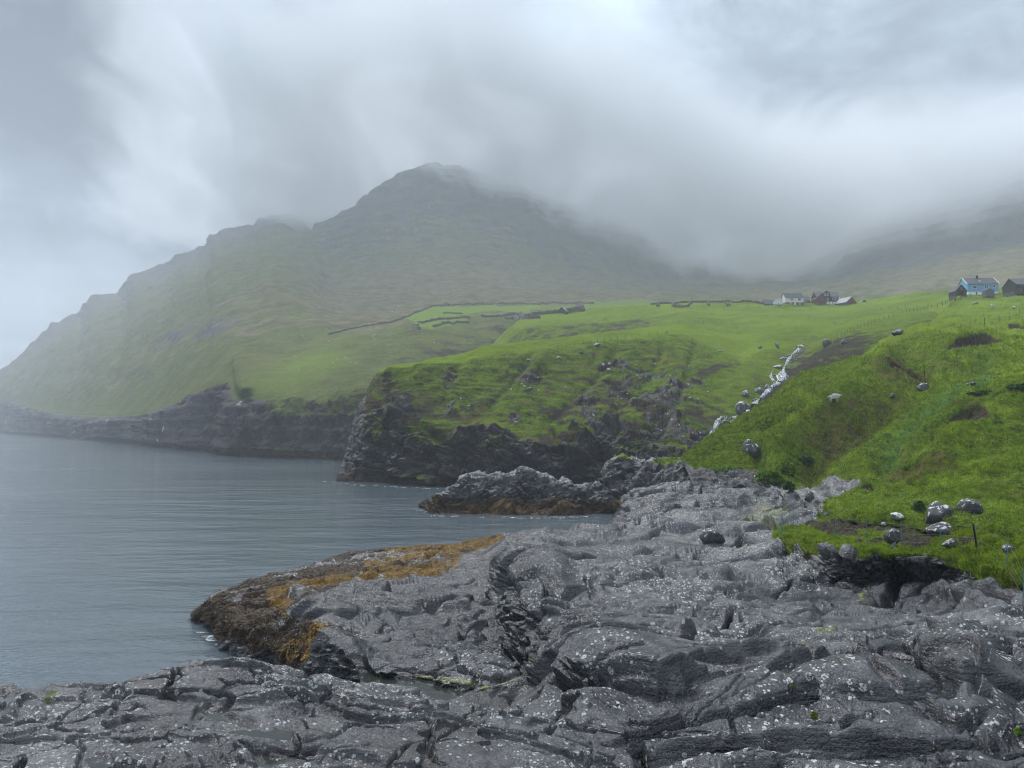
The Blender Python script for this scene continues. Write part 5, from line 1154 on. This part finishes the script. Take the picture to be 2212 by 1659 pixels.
for a in [
    (2033, 1108, 60, 34, HS, B_lich, 'large tilted boulder blotched with white lichen under the turf bank', .62, 0), (2104, 1097, 46, 31, HS, B_lich, 'rounded boulder with a white lichen cap right of the tilted one', 0, 1),
    (2034, 1146, 50, 22, HS, B_lich, 'half buried dark boulder below the large tilted lichen boulder', .2, 2), (1931, 1158, 32, 25, HS, B_lich, 'white topped boulder beside a blue stake on the earth terrace', .3, 3),
    (2056, 1176, 32, 17, HS, B_lich, 'white lichened boulder at the foot of a blue stake by the iron post', .1, 4), (2181, 1186, 24, 18, HS, B_lich, 'white blotched boulder near the right edge above the last blue stake', .4, 5),
    (1542, 1161, 46, 28, ['rock_platform'], B_lich, 'single rounded boulder lying on the bare rock platform', .05, 1), (1625, 968, 42, 34, ['green_hill'], B_lich, 'big leaning boulder on the green hill with white streaks', .6, 0),
    (1941, 1117, 26, 12, HS, B_pale, 'white elongated stone under the turf lip', -.3, 2), (1910, 1130, 10, 7, HS, B_pale, 'small white stone left of the elongated one on bare earth', 0, 3),
    (1996, 836, 22, 15, ['green_hill'], B_grey, 'grey boulder on the hill just below the tall wooden stake', .5, 3), (1929, 856, 14, 12, ['green_hill'], B_dark, 'dark boulder in the brown hollow of the hill', .2, 4),
    (2101, 829, 20, 9, ['green_hill'], B_dark, 'dark boulder in the long grass on the right of the hill', .2, 5), (1787, 739, 17, 16, ['headland'], B_lich, 'whitish boulder on the far bank above the brown slope', .3, 1),
    (1825, 737, 13, 10, ['headland'], B_lich, 'low speckled boulder right of the whitish one on the far bank', .1, 0), (1941, 716, 24, 11, ['headland', 'green_hill'], B_dark, 'dark flat boulder by the peat cut on the upper slope', .1, 2),
    (2109, 654, 11, 6, ['green_hill'], B_grey, 'blue grey boulder on the grass below the blue house', .25, 3), (2144, 659, 6, 6, ['green_hill'], B_pale, 'little pale stone below the grey board shed', 0, 1), (2191, 664, 8, 4, ['green_hill'], B_pale, 'flat pale stone in the grass near the right edge', 0, 2),
    (1607, 882, 30, 28, ['headland'], B_grey, 'large round boulder in the middle of the stream', .2, 1), (1567, 912, 15, 13, ['headland'], B_grey, 'boulder beside the lowest waterfall, left one of two', .1, 3), (1583, 913, 13, 10, ['headland'], B_grey, 'boulder beside the lowest waterfall, right one of two', .1, 4),
    (1612, 851, 18, 13, ['headland'], B_grey, 'angular boulder left of the stream pool', .4, 2), (1641, 842, 20, 15, ['headland'], B_grey, 'craggy boulder under the fanning cascade', .2, 5), (1659, 835, 17, 11, ['headland'], B_grey, 'wide grey boulder at the foot of the fanning cascade', .3, 0),
    (1682, 791, 20, 7, ['headland'], B_grey, 'flat grey slab at the left lip of the fanning cascade', .1, 2), (1694, 774, 16, 7, ['headland'], B_grey, 'grey slab beside the upper stream step', .1, 3), (1704, 768, 9, 7, ['headland'], B_grey, 'small boulder at the head of the upper stream step', 0, 4),
    (1727, 748, 14, 8, ['headland'], B_grey, 'cluster boulder where the stream comes out of the grass', 0, 5), (1643, 749, 8, 8, ['headland'], B_grey, 'round grey boulder alone on the bright slope', 0, 1), (1681, 745, 7, 14, ['headland'], B_grey, 'narrow boulder on the slope left of the upper stream', .4, 2),
    (1557, 757, 9, 5, ['headland'], B_grey, 'small flat boulder near the dark turf scar', 0, 3), (1143, 777, 11, 5, ['headland'], B_grey, 'flat grey boulder at the brow of the headland', 0, 4), (1208, 771, 11, 6, ['headland'], B_grey, 'grey boulder below the headland fence', 0, 0),
    (1255, 760, 9, 7, ['headland'], B_lich, 'pale spotted boulder on the headland brow', .2, 1), (1290, 744, 14, 7, ['headland'], B_grey, 'large angular boulder on the bright headland grass', .4, 2), (1304, 788, 6, 6, ['headland'], B_pale, 'upper left white stone of three on the headland slope', 0, 3),
    (1314, 797, 8, 5, ['headland'], B_pale, 'lowest white stone of three on the headland slope', 0, 4), (1317, 787, 6, 4, ['headland'], B_pale, 'upper right white stone of three on the headland slope', 0, 5), (1750, 1075, 22, 20, ['green_hill', 'rock_platform'], B_dark, 'dark rounded boulder at the foot of the gravel gully', .3, 4)]:
    boulder(*a[:7], tilt=a[7], sd=a[8], name='boulder' if a[5] is not B_pale else 'stone')
for i in range(34):                                     # little pale stones strewn over the far slope
    x = R_.uniform(620, 1040); y = 815 - (x - 620) * .24 - R_.uniform(0, 95) + R_.uniform(-6, 10)
    boulder(x, y, R_.uniform(2.2, 5), R_.uniform(1.8, 3.2), ['mountain'], B_pale, 'pale stone strewn over the grassy slope beyond the headland', 'pale stones on the far slope', name='stone', sub=2)
for i in range(26):
    x, y = R_.choice([(1320, 860), (1500, 850), (1260, 900), (1150, 835), (1450, 940), (970, 865), (1500, 800), (1600, 760), (1380, 800)]); x += R_.gauss(0, 30); y += R_.gauss(0, 14)
    boulder(x, y, R_.uniform(2.5, 6), R_.uniform(2, 4), ['headland'], B_pale, 'pale stone showing through the turf of the headland face', 'pale stones on the headland face', name='stone', sub=2)
SC = [(1512, 964), (1535, 925), (1560, 905), (1600, 885), (1625, 868), (1650, 850), (1668, 828), (1690, 805), (1700, 785), (1715, 765), (1735, 745), (1765, 712)]
for i in range(24):
    k = R_.uniform(3, len(SC) - 1.01); j = int(k); f = k - j; sx = (1 - .04 * j)
    x = SC[j][0] * (1 - f) + SC[j + 1][0] * f + R_.gauss(0, 9) * sx; y = SC[j][1] * (1 - f) + SC[j + 1][1] * f + R_.gauss(0, 3)
    boulder(x, y, R_.uniform(3, 8), R_.uniform(2.5, 5), ['headland'], R_.choice([B_dark, B_grey, B_grey]), 'small stone lying in or beside the stream bed', 'small stones along the stream', name='stone', sub=2)

# ------------------------------------------------------------------ stream and waterfalls
def foam_mat():
    m = bpy.data.materials.new('white_water'); m.use_nodes = True; t = NT(m.node_tree); bs = t.n['Principled BSDF']
    P = t.new('ShaderNodeNewGeometry').outputs['Position']
    n = t.noise(t.mapping(P, scale=(2.6, .8, .8)), 1.2, 6, .7)
    bs.inputs['Alpha'].default_value = 1; t.put(bs.inputs['Alpha'], t.maprange(t.noise(t.mapping(P, scale=(1.8, .7, .7)), 1.5, 7, .8), .42, .52))
    t.put(bs.inputs['Base Color'], t.mix(t.maprange(n, .42, .56), (.10, .12, .13), (.78, .82, .85))); bs.inputs['Roughness'].default_value = .35
    b = t.new('ShaderNodeBump'); b.inputs['Strength'].default_value = .7; b.inputs['Distance'].default_value = .2; t.put(b.inputs['Height'], n); t.put(bs.inputs['Normal'], b.outputs[0])
    return m
M_foam = foam_mat()
def ribbon(name, pts, lift, sheet, label=None, cat=None, group=None, kind=None, m=None):
    """pts (px, py, half width px) from the top down; an undulating sheet of water just proud of the bed"""
    rows = []; n = 0
    for (x0, y0, w0), (x1, y1, w1) in zip(pts[:-1], pts[1:]):
        k = max(3, int(math.hypot(x1 - x0, y1 - y0) / 1.5))
        for i in range(k): f = i / k; rows.append((x0 + (x1 - x0) * f, y0 + (y1 - y0) * f, w0 + (w1 - w0) * f))
    rows.append(pts[-1]); L = []
    for i, (x, y, w) in enumerate(rows):
        c, nn = surf(x, y, [sheet]); L.append((c, w * (1 + .45 * math.sin(i * .9 + x)) * R_.uniform(.7, 1.25)))
    cs = np.array([list(c) for c, w in L]); cs = np.stack([gsmooth(cs[:, a], 1.0) for a in range(3)], -1)
    bm = bmesh.new(); vr = []
    for (c, w), q in zip(L, cs):
        s = q[1] / FP * w; r = []
        for j in range(7):
            a = (j - 3) / 3
            r.append(bm.verts.new((q[0] + a * s, q[1] - lift * .6 + R_.uniform(-.05, .05), q[2] + lift * .55 * (1 - .3 * a * a) + R_.uniform(-.09, .09) - (0.4 if abs(a) == 1 else 0))))
        vr.append(r)
    for r0, r1 in zip(vr[:-1], vr[1:]):
        for j in range(6): bm.faces.new((r0[j], r0[j + 1], r1[j + 1], r1[j]))
    me = bpy.data.meshes.new(name); bm.to_mesh(me); bm.free()
    for p in me.polygons: p.use_smooth = True
    me.materials.append(m or M_foam); o = bpy.data.objects.new(name, me); C.objects.link(o); setk(o, label, cat, group, kind)
for lab, pts, lf in [('lowest white waterfall dropping beside the grassy edge', [(1553, 904, 3), (1546, 918, 5.5), (1541, 932, 7), (1534, 944, 7), (1527, 951, 5)], .5), ('last white spill of the stream above the rocks', [(1524, 955, 3), (1518, 960, 5), (1513, 964, 6)], .5),
                     ('short waterfall pouring past the large round boulder', [(1637, 864, 4), (1630, 871, 6), (1622, 878, 6), (1616, 884, 4), (1613, 893, 6)], .5), ('widest waterfall, fanning out over dark rock', [(1694, 793, 3), (1691, 800, 6), (1688, 808, 9), (1686, 818, 12), (1683, 825, 11)], .6),
                     ('thin side fall left of the fanning cascade', [(1669, 800, 2), (1664, 810, 3), (1667, 818, 3), (1673, 824, 3)], .5), ('upper waterfall narrowing over a step in the grass', [(1708, 768, 6), (1704, 774, 8), (1700, 780, 6), (1697, 787, 3), (1695, 793, 3)], .6),
                     ('highest trickle of white water among stones', [(1731, 745, 4), (1726, 751, 4), (1722, 757, 3), (1714, 762, 3), (1708, 767, 4)], .5),
                     ('middle rapids between the fanning cascade and the big boulder', [(1680, 826, 6), (1668, 834, 5), (1656, 845, 5), (1647, 855, 4), (1638, 863, 4)], .5), ('hidden rapids between the big boulder and the lowest fall', [(1612, 892, 4), (1592, 900, 4), (1570, 903, 3), (1554, 903, 3)], .5)]:
    ribbon('waterfall', pts, lf, 'headland', lab, 'waterfall', 'falls of the stream')
ribbon('stream', [(1680, 827, 5), (1668, 834, 5), (1655, 846, 4), (1645, 856, 4), (1637, 864, 4)], .3, 'headland', kind='structure')

# ------------------------------------------------------------------ tide pools
M_pool = water_mat('pool_water', 5.0, (.030, .034, .030), .05, .03)
def pool(poly, z):
    """a level water surface; the rock around it stands higher"""
    v = [tuple(unproj(np.array([float(x)]), np.array([float(y)]), z_to_Y(np.array([float(y)]), z))[0]) for x, y in poly]
    me = bpy.data.meshes.new('tide_pool'); me.from_pydata([(a, b, z) for a, b, c in v], [], [tuple(range(len(v)))]); me.materials.append(M_pool)
    o = bpy.data.objects.new('tide_pool', me); C.objects.link(o); o['kind'] = 'structure'
def pool_at(sheet, poly, q=.35):
    G, N, X, Y, o = SHEETS[sheet]; m = inpoly(X, Y, poly)
    z = float(np.quantile(G[..., 2][m], q)); pool(poly, z)
pool_at('rock_platform', [(775, 1455), (800, 1452), (900, 1456), (990, 1466), (1060, 1484), (1070, 1504), (1000, 1525), (900, 1518), (820, 1500), (780, 1482)], .62)
pool_at('rock_slab', [(405, 1520), (560, 1520), (660, 1552), (690, 1580), (660, 1614), (520, 1614), (400, 1620), (405, 1570)], .30)
pool_at('rock_slab', [(240, 1585), (330, 1580), (360, 1600), (320, 1612), (240, 1606)], .4)
pool_at('rock_slab', [(180, 1625), (250, 1625), (262, 1657), (240, 1680), (180, 1680)], .45)
pool_at('rock_slab', [(170, 1498), (205, 1498), (215, 1510), (190, 1520), (165, 1514)], .4)
pool_at('rock_slab', [(480, 1640), (560, 1632), (640, 1638), (650, 1672), (470, 1680)], .42)
pool_at('rock_slab', [(270, 1555), (330, 1552), (345, 1566), (290, 1572)], .35)

M_fsea = foam_mat(); M_fsea.name = 'sea_foam_film'
def foam(pts, seed):
    rs = random.Random(seed); bm = bmesh.new()
    for (x0, y0), (x1, y1) in zip(pts[:-1], pts[1:]):
        n = int(math.hypot(x1 - x0, y1 - y0) / 3) + 1
        for i in range(n):
            if rs.random() > .3 + .3 * math.sin(i * .8 + seed): continue
            x = x0 + (x1 - x0) * i / n + rs.gauss(0, 2); y = y0 + (y1 - y0) * i / n + rs.uniform(-.8, 2.2); c = unproj(np.array([x]), np.array([y]), z_to_Y(np.array([y]), .012))[0]
            w = rs.uniform(.15, .9); d = rs.uniform(.08, .4); k = 9; ph = rs.uniform(0, 6)
            bm.faces.new([bm.verts.new((c[0] + math.cos(a * 6.283 / k) * w * rs.uniform(.5, 1.1), c[1] + math.sin(a * 6.283 / k) * d * rs.uniform(.5, 1.1), .012 + .002 * i / n)) for a in range(k)])
    me = bpy.data.meshes.new('sea_foam'); bm.to_mesh(me); bm.free(); me.materials.append(M_fsea); o = bpy.data.objects.new('sea_foam', me); C.objects.link(o); o['kind'] = 'stuff'
foam([(700, 1040), (722, 1041), (760, 1046), (850, 1050), (950, 1056)], 1); foam([(895, 1100), (915, 1104), (935, 1113), (1000, 1116)], 2); foam([(1040, 1116), (1150, 1118), (1290, 1116)], 3); foam([(1080, 1160), (1150, 1148)], 4); foam([(720, 1213), (860, 1185), (1000, 1177)], 6); foam([(425, 1356), (480, 1388), (520, 1410)], 5); foam([(520, 990), (620, 993), (720, 997)], 7); foam([(440, 978), (505, 984)], 8)

# ------------------------------------------------------------------ fences
def fence(label, pts, sheets, h, r, spacing, m, wires, group=None, cat='fence', lean=.06, name='fence', strand='wire', wr=.006):
    P = [surf(x, y, sheets)[0] for x, y in pts]
    if spacing:
        Q = []
        for (x0, y0), (x1, y1), a, b in zip(pts[:-1], pts[1:], P[:-1], P[1:]):
            n = max(1, int((b - a).length / spacing))
            for i in range(n): Q.append(surf(x0 + (x1 - x0) * i / n, y0 + (y1 - y0) * i / n, sheets)[0])
        Q.append(P[-1]); P = Q
    root = empty(name, P[0], 0, label=label, cat=cat, group=group); tops = []
    me = None
    for i, q in enumerate(P):
        hh = h * R_.uniform(.88, 1.1); d = Vector((R_.uniform(-lean, lean) * hh, R_.uniform(-lean, lean) * hh, hh))
        c = q - P[0]
        if me is None:
            mb = MB().tube((0, 0, -.3), (0, 0, 1.0), r, r * .85, 6); po = mb.build('post', m, root); me = po.data
        else:
            po = bpy.data.objects.new('post', me); C.objects.link(po); po.parent = root
        po.location = c; po.rotation_mode = 'QUATERNION'; po.rotation_quaternion = d.to_track_quat('Z', 'Y'); po.scale = (1, 1, hh)
        tops.append((c, d))
    for k in wires:
        mb = MB()
        for (c0, d0), (c1, d1) in zip(tops[:-1], tops[1:]): mb.tube(c0 + d0 * k, c1 + d1 * k, wr, None, 3)
        mb.build(strand, M_wire, root)
    return root
G1 = 'wire fences with wooden posts'
fence('wooden post and wire fence along the top edge of the plateau', [(1371, 668), (1450, 667), (1540, 667), (1640, 664), (1700, 663)], ['headland'], 1.3, .07, 5.5, M_post, (.9, .5), G1)
fence('wooden post fence across the bright headland grass', [(1186, 760), (1260, 742), (1365, 729), (1439, 721)], ['headland'], 1.2, .06, 3.2, M_post, (.9, .5), G1)
fence('wooden post fence on the slope left of the stream', [(1468, 698), (1520, 700), (1570, 706), (1615, 712)], ['headland'], 1.2, .06, 3.5, M_post, (.9, .5), G1)
fence('long post fence climbing the field from the gully to the sheds', [(1796, 736), (1844, 712), (1889, 695), (1950, 676), (2012, 665), (2051, 654)], ['headland', 'green_hill'], 1.2, .06, 3.2, M_post, (.9, .5), G1)
fence('upper row of fence posts below the dark shed', [(1888, 671), (1956, 664), (2029, 657), (2074, 648)], ['headland', 'green_hill'], 1.2, .06, 4.5, M_post, (.9, .5), G1)
fence('short run of fence posts at the right edge of the slope', [(2126, 700), (2158, 695), (2180, 689), (2203, 682), (2240, 676)], ['green_hill'], 1.3, .06, None, M_post, (.9, .5), G1)
fence('blue stake and net fence along the rock ledges below the hill', [(1459, 1048), (1480, 1049), (1510, 1050), (1539, 1051), (1561, 1062), (1592, 1063), (1640, 1072), (1681, 1076), (1752, 1084)], ['rock_platform', 'green_hill'], 1.0, .013, None, M_bluep, (.95, .5, .12), 'blue stake net fences', name='net_fence', strand='net_line', wr=.005)
fence('cluster of blue stakes where the net turns up to the terrace', [(1753, 1120), (1735, 1126), (1722, 1131), (1714, 1135), (1706, 1141), (1690, 1147), (1687, 1166)], ['rock_platform', 'green_hill'], 1.1, .013, None, M_bluep, (.95, .5, .12), 'blue stake net fences', name='net_fence', strand='net_line', wr=.005)
fence('blue stake and net fence across the turf terrace above the undercut', [(1804, 1162), (1875, 1170), (1950, 1176), (2033, 1180), (2108, 1190), (2175, 1232), (2211, 1300)], ['rock_platform'], .85, .013, None, M_bluep, (.95, .5, .12), 'blue stake net fences', name='net_fence', strand='net_line', wr=.005)
p, n = surf(2112, 1188, ['rock_platform']); o = MB().tube(p + Vector((0, 0, -.2)), p + Vector((-.12, 0, .85)), .035, .03).tube(p + Vector((-.10, 0, .7)), p + Vector((-1.6, .3, .86)), .006, None, 4).build('iron_post', M_rust); setk(o, 'leaning dark iron post with a wire between two blue stakes', 'post')
p, n = surf(1999, 829, ['green_hill']); o = MB().tube(p + Vector((0, 0, -.3)), p + Vector((-.12, 0, 2.2)), .05, .035).tube(p + Vector((-.12, 0, 2.0)), p + Vector((-.02, 0, 2.25)), .05, .03).build('stake', M_rust); setk(o, 'tall thin dark wooden stake standing on the hill slope', 'stake')

# ------------------------------------------------------------------ the sheep
def sheep(px, py, label, s=1.0, rz=0.0):
    p, n = surf(px, py, ['green_hill'])
    J = [((0, 0, .60), .25), ((.32, 0, .62), .24), ((-.34, 0, .61), .235), ((.52, 0, .68), .13), ((.66, 0, .76), .085), ((.80, 0, .73), .065), ((.90, 0, .69), .04),
         ((-.34, .12, .38), .085), ((-.38, .13, .20), .04), ((-.34, .13, .0), .028), ((-.34, -.12, .38), .085), ((-.39, -.13, .20), .04), ((-.35, -.13, .0), .028),
         ((.32, .11, .36), .075), ((.33, .12, .18), .035), ((.32, .12, .0), .027), ((.30, -.11, .36), .075), ((.30, -.12, .18), .035), ((.31, -.12, .0), .027), ((-.60, 0, .58), .05), ((-.66, 0, .44), .035), ((.67, .11, .77), .022), ((.67, -.11, .77), .022)]
    E = [(0, 1), (0, 2), (1, 3), (3, 4), (4, 5), (5, 6), (2, 7), (7, 8), (8, 9), (2, 10), (10, 11), (11, 12), (1, 13), (13, 14), (14, 15), (1, 16), (16, 17), (17, 18), (2, 19), (19, 20), (4, 21), (4, 22)]
    me = bpy.data.meshes.new('sheep'); me.from_pydata([j[0] for j in J], E, []); o = bpy.data.objects.new('sheep', me); C.objects.link(o)
    sk = o.modifiers.new('skin', 'SKIN'); sk.use_smooth_shade = True; me.skin_vertices
    if not me.skin_vertices: me.skin_vertices.new() if hasattr(me.skin_vertices, 'new') else None
    for v, j in zip(me.skin_vertices[0].data, J): v.radius = (j[1], j[1])
    me.skin_vertices[0].data[0].use_root = True
    o.modifiers.new('sub', 'SUBSURF').render_levels = 2
    me.materials.append(M_wool); o.location = p + Vector((0, -.1, .02)); o.rotation_euler = (0, 0, rz); o.scale = (s, s, s); setk(o, label, 'sheep')
sheep(1800, 870, 'pale grey sheep standing side on, hind end left, under a peat lip on the hill', 1.2, rad(12))

# ------------------------------------------------------------------ leafy plants and grass blades
def leaf_mat(name, c1, c2):
    m = bpy.data.materials.new(name); m.use_nodes = True; t = NT(m.node_tree); bs = t.n['Principled BSDF']
    P = t.new('ShaderNodeNewGeometry').outputs['Position']; n = t.noise(P, 1.6, 4, .6); n2 = t.noise(P, 12, 2, .6)
    t.put(bs.inputs['Base Color'], t.mix(t.maprange(t.math('ADD', t.math('MULTIPLY', n, .6), t.math('MULTIPLY', n2, .4)), .38, .62), c1, c2)); bs.inputs['Roughness'].default_value = .6; bs.inputs['Specular IOR Level'].default_value = .3
    return m
L_leaf = leaf_mat('broad_leaves', (.05, .13, .012), (.19, .32, .02)); L_dark = leaf_mat('dark_leaves', (.012, .045, .010), (.04, .12, .02)); L_grass = leaf_mat('grass_blades', (.055, .105, .009), (.29, .42, .024))
for m_ in (L_grass, L_leaf):                             # blades and leaves let light through
    t = NT(m_.node_tree); bs = t.n['Principled BSDF']; tl = t.new('ShaderNodeBsdfTranslucent'); t.l.new(bs.inputs['Base Color'].links[0].from_socket, tl.inputs[0])
    mx = t.new('ShaderNodeMixShader', i_0=.45); t.l.new(bs.outputs[0], mx.inputs[1]); t.l.new(tl.outputs[0], mx.inputs[2]); t.l.new(mx.outputs[0], t.n['Material Output'].inputs[0]); L_straw = leaf_mat('dry_grass_blades', (.16, .13, .05), (.34, .29, .12)); L_flower = leaf_mat('flower_petals', (.55, .50, .10), (.70, .68, .62)); L_weedo = leaf_mat('golden_wrack', (.09, .045, .007), (.34, .20, .024)); L_weedb = leaf_mat('brown_wrack', (.014, .009, .006), (.100, .056, .020)); L_yel = leaf_mat('moss_tuft', (.10, .13, .015), (.22, .24, .03))
def tri_mesh(name, T, m):
    """T (n, 3, 3) triangles"""
    n = len(T); me = bpy.data.meshes.new(name); me.vertices.add(n * 3); me.vertices.foreach_set('co', T.reshape(-1).astype(np.float32))
    me.loops.add(n * 3); me.loops.foreach_set('vertex_index', np.arange(n * 3, dtype=np.int32)); me.polygons.add(n)
    me.polygons.foreach_set('loop_start', np.arange(n, dtype=np.int32) * 3); me.polygons.foreach_set('loop_total', np.full(n, 3, np.int32)); me.update(calc_edges=True)
    me.materials.append(m); o = bpy.data.objects.new(name, me); C.objects.link(o); return o
def plant(px, py, wpx, hpx, sheets, m, label, n=900, leaf=.16, group=None, name='leafy_plant'):
    p, nn = surf(px, py, sheets); s = p.y / FP; W, Hh = wpx * s / 2, hpx * s
    rs = np.random.RandomState(int(px)); d = rs.normal(size=(n, 3)); d /= np.linalg.norm(d, axis=1)[:, None]; d[:, 2] = np.abs(d[:, 2])
    rad_ = rs.uniform(.35, 1, (n, 1)) ** .6 * (1 + .35 * pn(d * 2.5, 1.0, off=px)[:, None])
    c = d * rad_ * np.array([W, W * .7, Hh]) + np.array(p)
    a = rs.normal(size=(n, 3)); a[:, 2] *= .5; a /= np.linalg.norm(a, axis=1)[:, None]; b = np.cross(a, rs.normal(size=(n, 3))); b /= np.linalg.norm(b, axis=1)[:, None]
    L = leaf * rs.uniform(.6, 1.3, (n, 1))
    T = np.concatenate([np.stack([c - a * L, c + b * L * .45, c + a * L], 1), np.stack([c - a * L, c + a * L, c - b * L * .45], 1)])
    o = tri_mesh(name, T, m); setk(o, label, 'plant', group)
E_ = ['green_hill', 'rock_platform']
for a in [(1664, 1040, 60, 26, L_leaf, 'large bright yellow green leafy clump over the dark ledges', 1800, .2), (1700, 1022, 40, 24, L_leaf, 'leafy clump hanging above the rock gully', 1100, .2), (1706, 1052, 24, 16, L_dark, 'dark green bushy clump beside the yellow stained rock', 700, .16),
          (1740, 1000, 36, 16, L_dark, 'dark leafy patch in the hollow above the gully', 700, .18), (1984, 1104, 26, 20, L_dark, 'dark green nettle patch left of the large tilted boulder', 700, .10), (1960, 1012, 16, 8, L_leaf, 'small bright leaf clump in the middle of the hill', 300, .12),
          (2206, 838, 60, 7, L_dark, 'dark leafy growth at the right edge of the upper hill', 900, .2), (2120, 850, 60, 6, L_dark, 'dark leafy band under the brow at right', 800, .2), (1560, 1060 - 44, 60, 10, L_leaf, 'grass and leaf fringe at the tip of the hill above the strata', 500, .16)]:
    plant(a[0], a[1], a[2], a[3], E_, a[4], a[5], a[6], a[7])
plant(2198, 1585, 12, 12, ['rock_platform'], L_leaf, 'small bright fern growing from dark rock at lower right', 160, .035)
plant(1760, 1518 + 32, 16, 13, ['rock_platform'], L_yel, 'yellow green moss tuft in a joint of the lower right rocks', 500, .02); plant(1715, 1393 + 92, 9, 6, ['rock_platform'], L_yel, 'tiny yellow moss tuft left of the rock knoll', 200, .02)
def grass():
    rs = np.random.RandomState(5); TT = []
    for nm, cnt in (('green_hill', 115000), ('rock_platform', 26000)):
        G, N, X, Y, o = SHEETS[nm]; g, s = MASKS[nm][:2]
        ok = (g > .55) & (s < .45) & (G[..., 1] < 112) & (X > -60) & (X < 2330) & (Y > 640) & (Y < 1300) & (np.abs(N[..., 2]) > .25)
        if nm == 'rock_platform': ok &= (Y < 1290) & (X > 1660)
        idx = np.argwhere(ok)
        if not len(idx): continue
        pr = G[ok][:, 1] ** .3; pr = pr / pr.sum()
        k = idx[rs.choice(len(idx), cnt, p=pr)]; P = G[k[:, 0], k[:, 1]]; P = P + rs.normal(size=P.shape) * .06 * np.array([1, 1, 0])
        nzz = .6 + 1.1 * np.clip(fbm(P, 2.5, 3) + .25, 0, 1)
        for b in range(3):
            an = rs.uniform(0, 2 * np.pi, cnt); Lh = rs.uniform(.07, .19, cnt) * nzz * np.interp(P[:, 1], [30, 60, 110], [.8, 1.1, 1.7]); w = .012 * np.interp(P[:, 1], [30, 60, 110], [1.2, 2.0, 3.2])
            side = np.stack([np.cos(an), np.sin(an), 0 * an], -1); le = np.stack([rs.normal(-.35, .3, cnt), rs.normal(-.3, .3, cnt), np.ones(cnt)], -1)
            le /= np.linalg.norm(le, axis=1)[:, None]; off = rs.normal(size=(cnt, 3)) * .04; base = P + off - np.array([0, 0, .03])
            TT.append(np.stack([base - side * w[:, None], base + side * w[:, None], base + le * Lh[:, None]], 1))
    T = np.concatenate(TT); k = rs.random(len(T)) < .10
    o = tri_mesh('grass', T[~k], L_grass); o['kind'] = 'stuff'
    T2 = T[k]; T2[:, 2] += (T2[:, 2] - T2[:, 0]) * .35
    o = tri_mesh('dry_grass', T2, L_straw); o['kind'] = 'stuff'
    G, N, X, Y, o = SHEETS['green_hill']; g = MASKS['green_hill'][0]
    ok = (g > .7) & (G[..., 1] < 75) & (X > 1780) & (X < 2330) & (Y > 940); idx = np.argwhere(ok); n = 2600
    k = idx[rs.choice(len(idx), n)]; P = G[k[:, 0], k[:, 1]]; keep = pn(P, 3.0, off=3) > -.02; P = P[keep]; n = len(P); P = P + np.array([0, 0, .20]); a = .022
    q = lambda dx, dz: P + np.array([dx * a, 0, dz * a]) + rs.normal(size=(n, 3)) * .004
    o = tri_mesh('wild_flowers', np.concatenate([np.stack([q(-1, 0), q(0, -1), q(1, 0)], 1), np.stack([q(-1, 0), q(1, 0), q(0, 1)], 1)]), L_flower); o['kind'] = 'stuff'
def seaweed():
    rs = np.random.RandomState(8)
    for nm, cnt, gold in (('rock_platform', 26000, 1), ('rock_platform', 26000, 0), ('rock_outcrop', 9000, 0)):
        G, N, X, Y, o = SHEETS[nm]; w, b = MASKS[nm][2], MASKS[nm][3]
        ok = (w > .55) & ((b > .42) if gold else (b <= .42) if nm == 'rock_platform' else (w > 0)) & (G[..., 2] > .02) & (X > 380); idx = np.argwhere(ok)
        if len(idx) < 50: continue
        k = idx[rs.choice(len(idx), cnt)]; P = G[k[:, 0], k[:, 1]]; n_ = N[k[:, 0], k[:, 1]]; n_ = n_ * np.sign(n_[:, 2:3] + 1e-6)
        d = rs.normal(size=(cnt, 3)); d = d - n_ * (d * n_).sum(1)[:, None]; d[:, 2] -= .3; d /= np.linalg.norm(d, axis=1)[:, None]; s = np.cross(d, n_); L = rs.uniform(.12, .38, (cnt, 1)); wd = rs.uniform(.015, .04, (cnt, 1))
        P = P + n_ * .02; tip = P + d * L + n_ * rs.uniform(.0, .07, (cnt, 1)); mid = P + d * L * .5 + n_ * .05
        T = np.concatenate([np.stack([P - s * wd, P + s * wd, mid], 1), np.stack([mid - s * wd * .8, mid + s * wd * .8, tip], 1)])
        o = tri_mesh('seaweed', T, L_weedo if gold else L_weedb); o['kind'] = 'stuff'
seaweed()
grass()
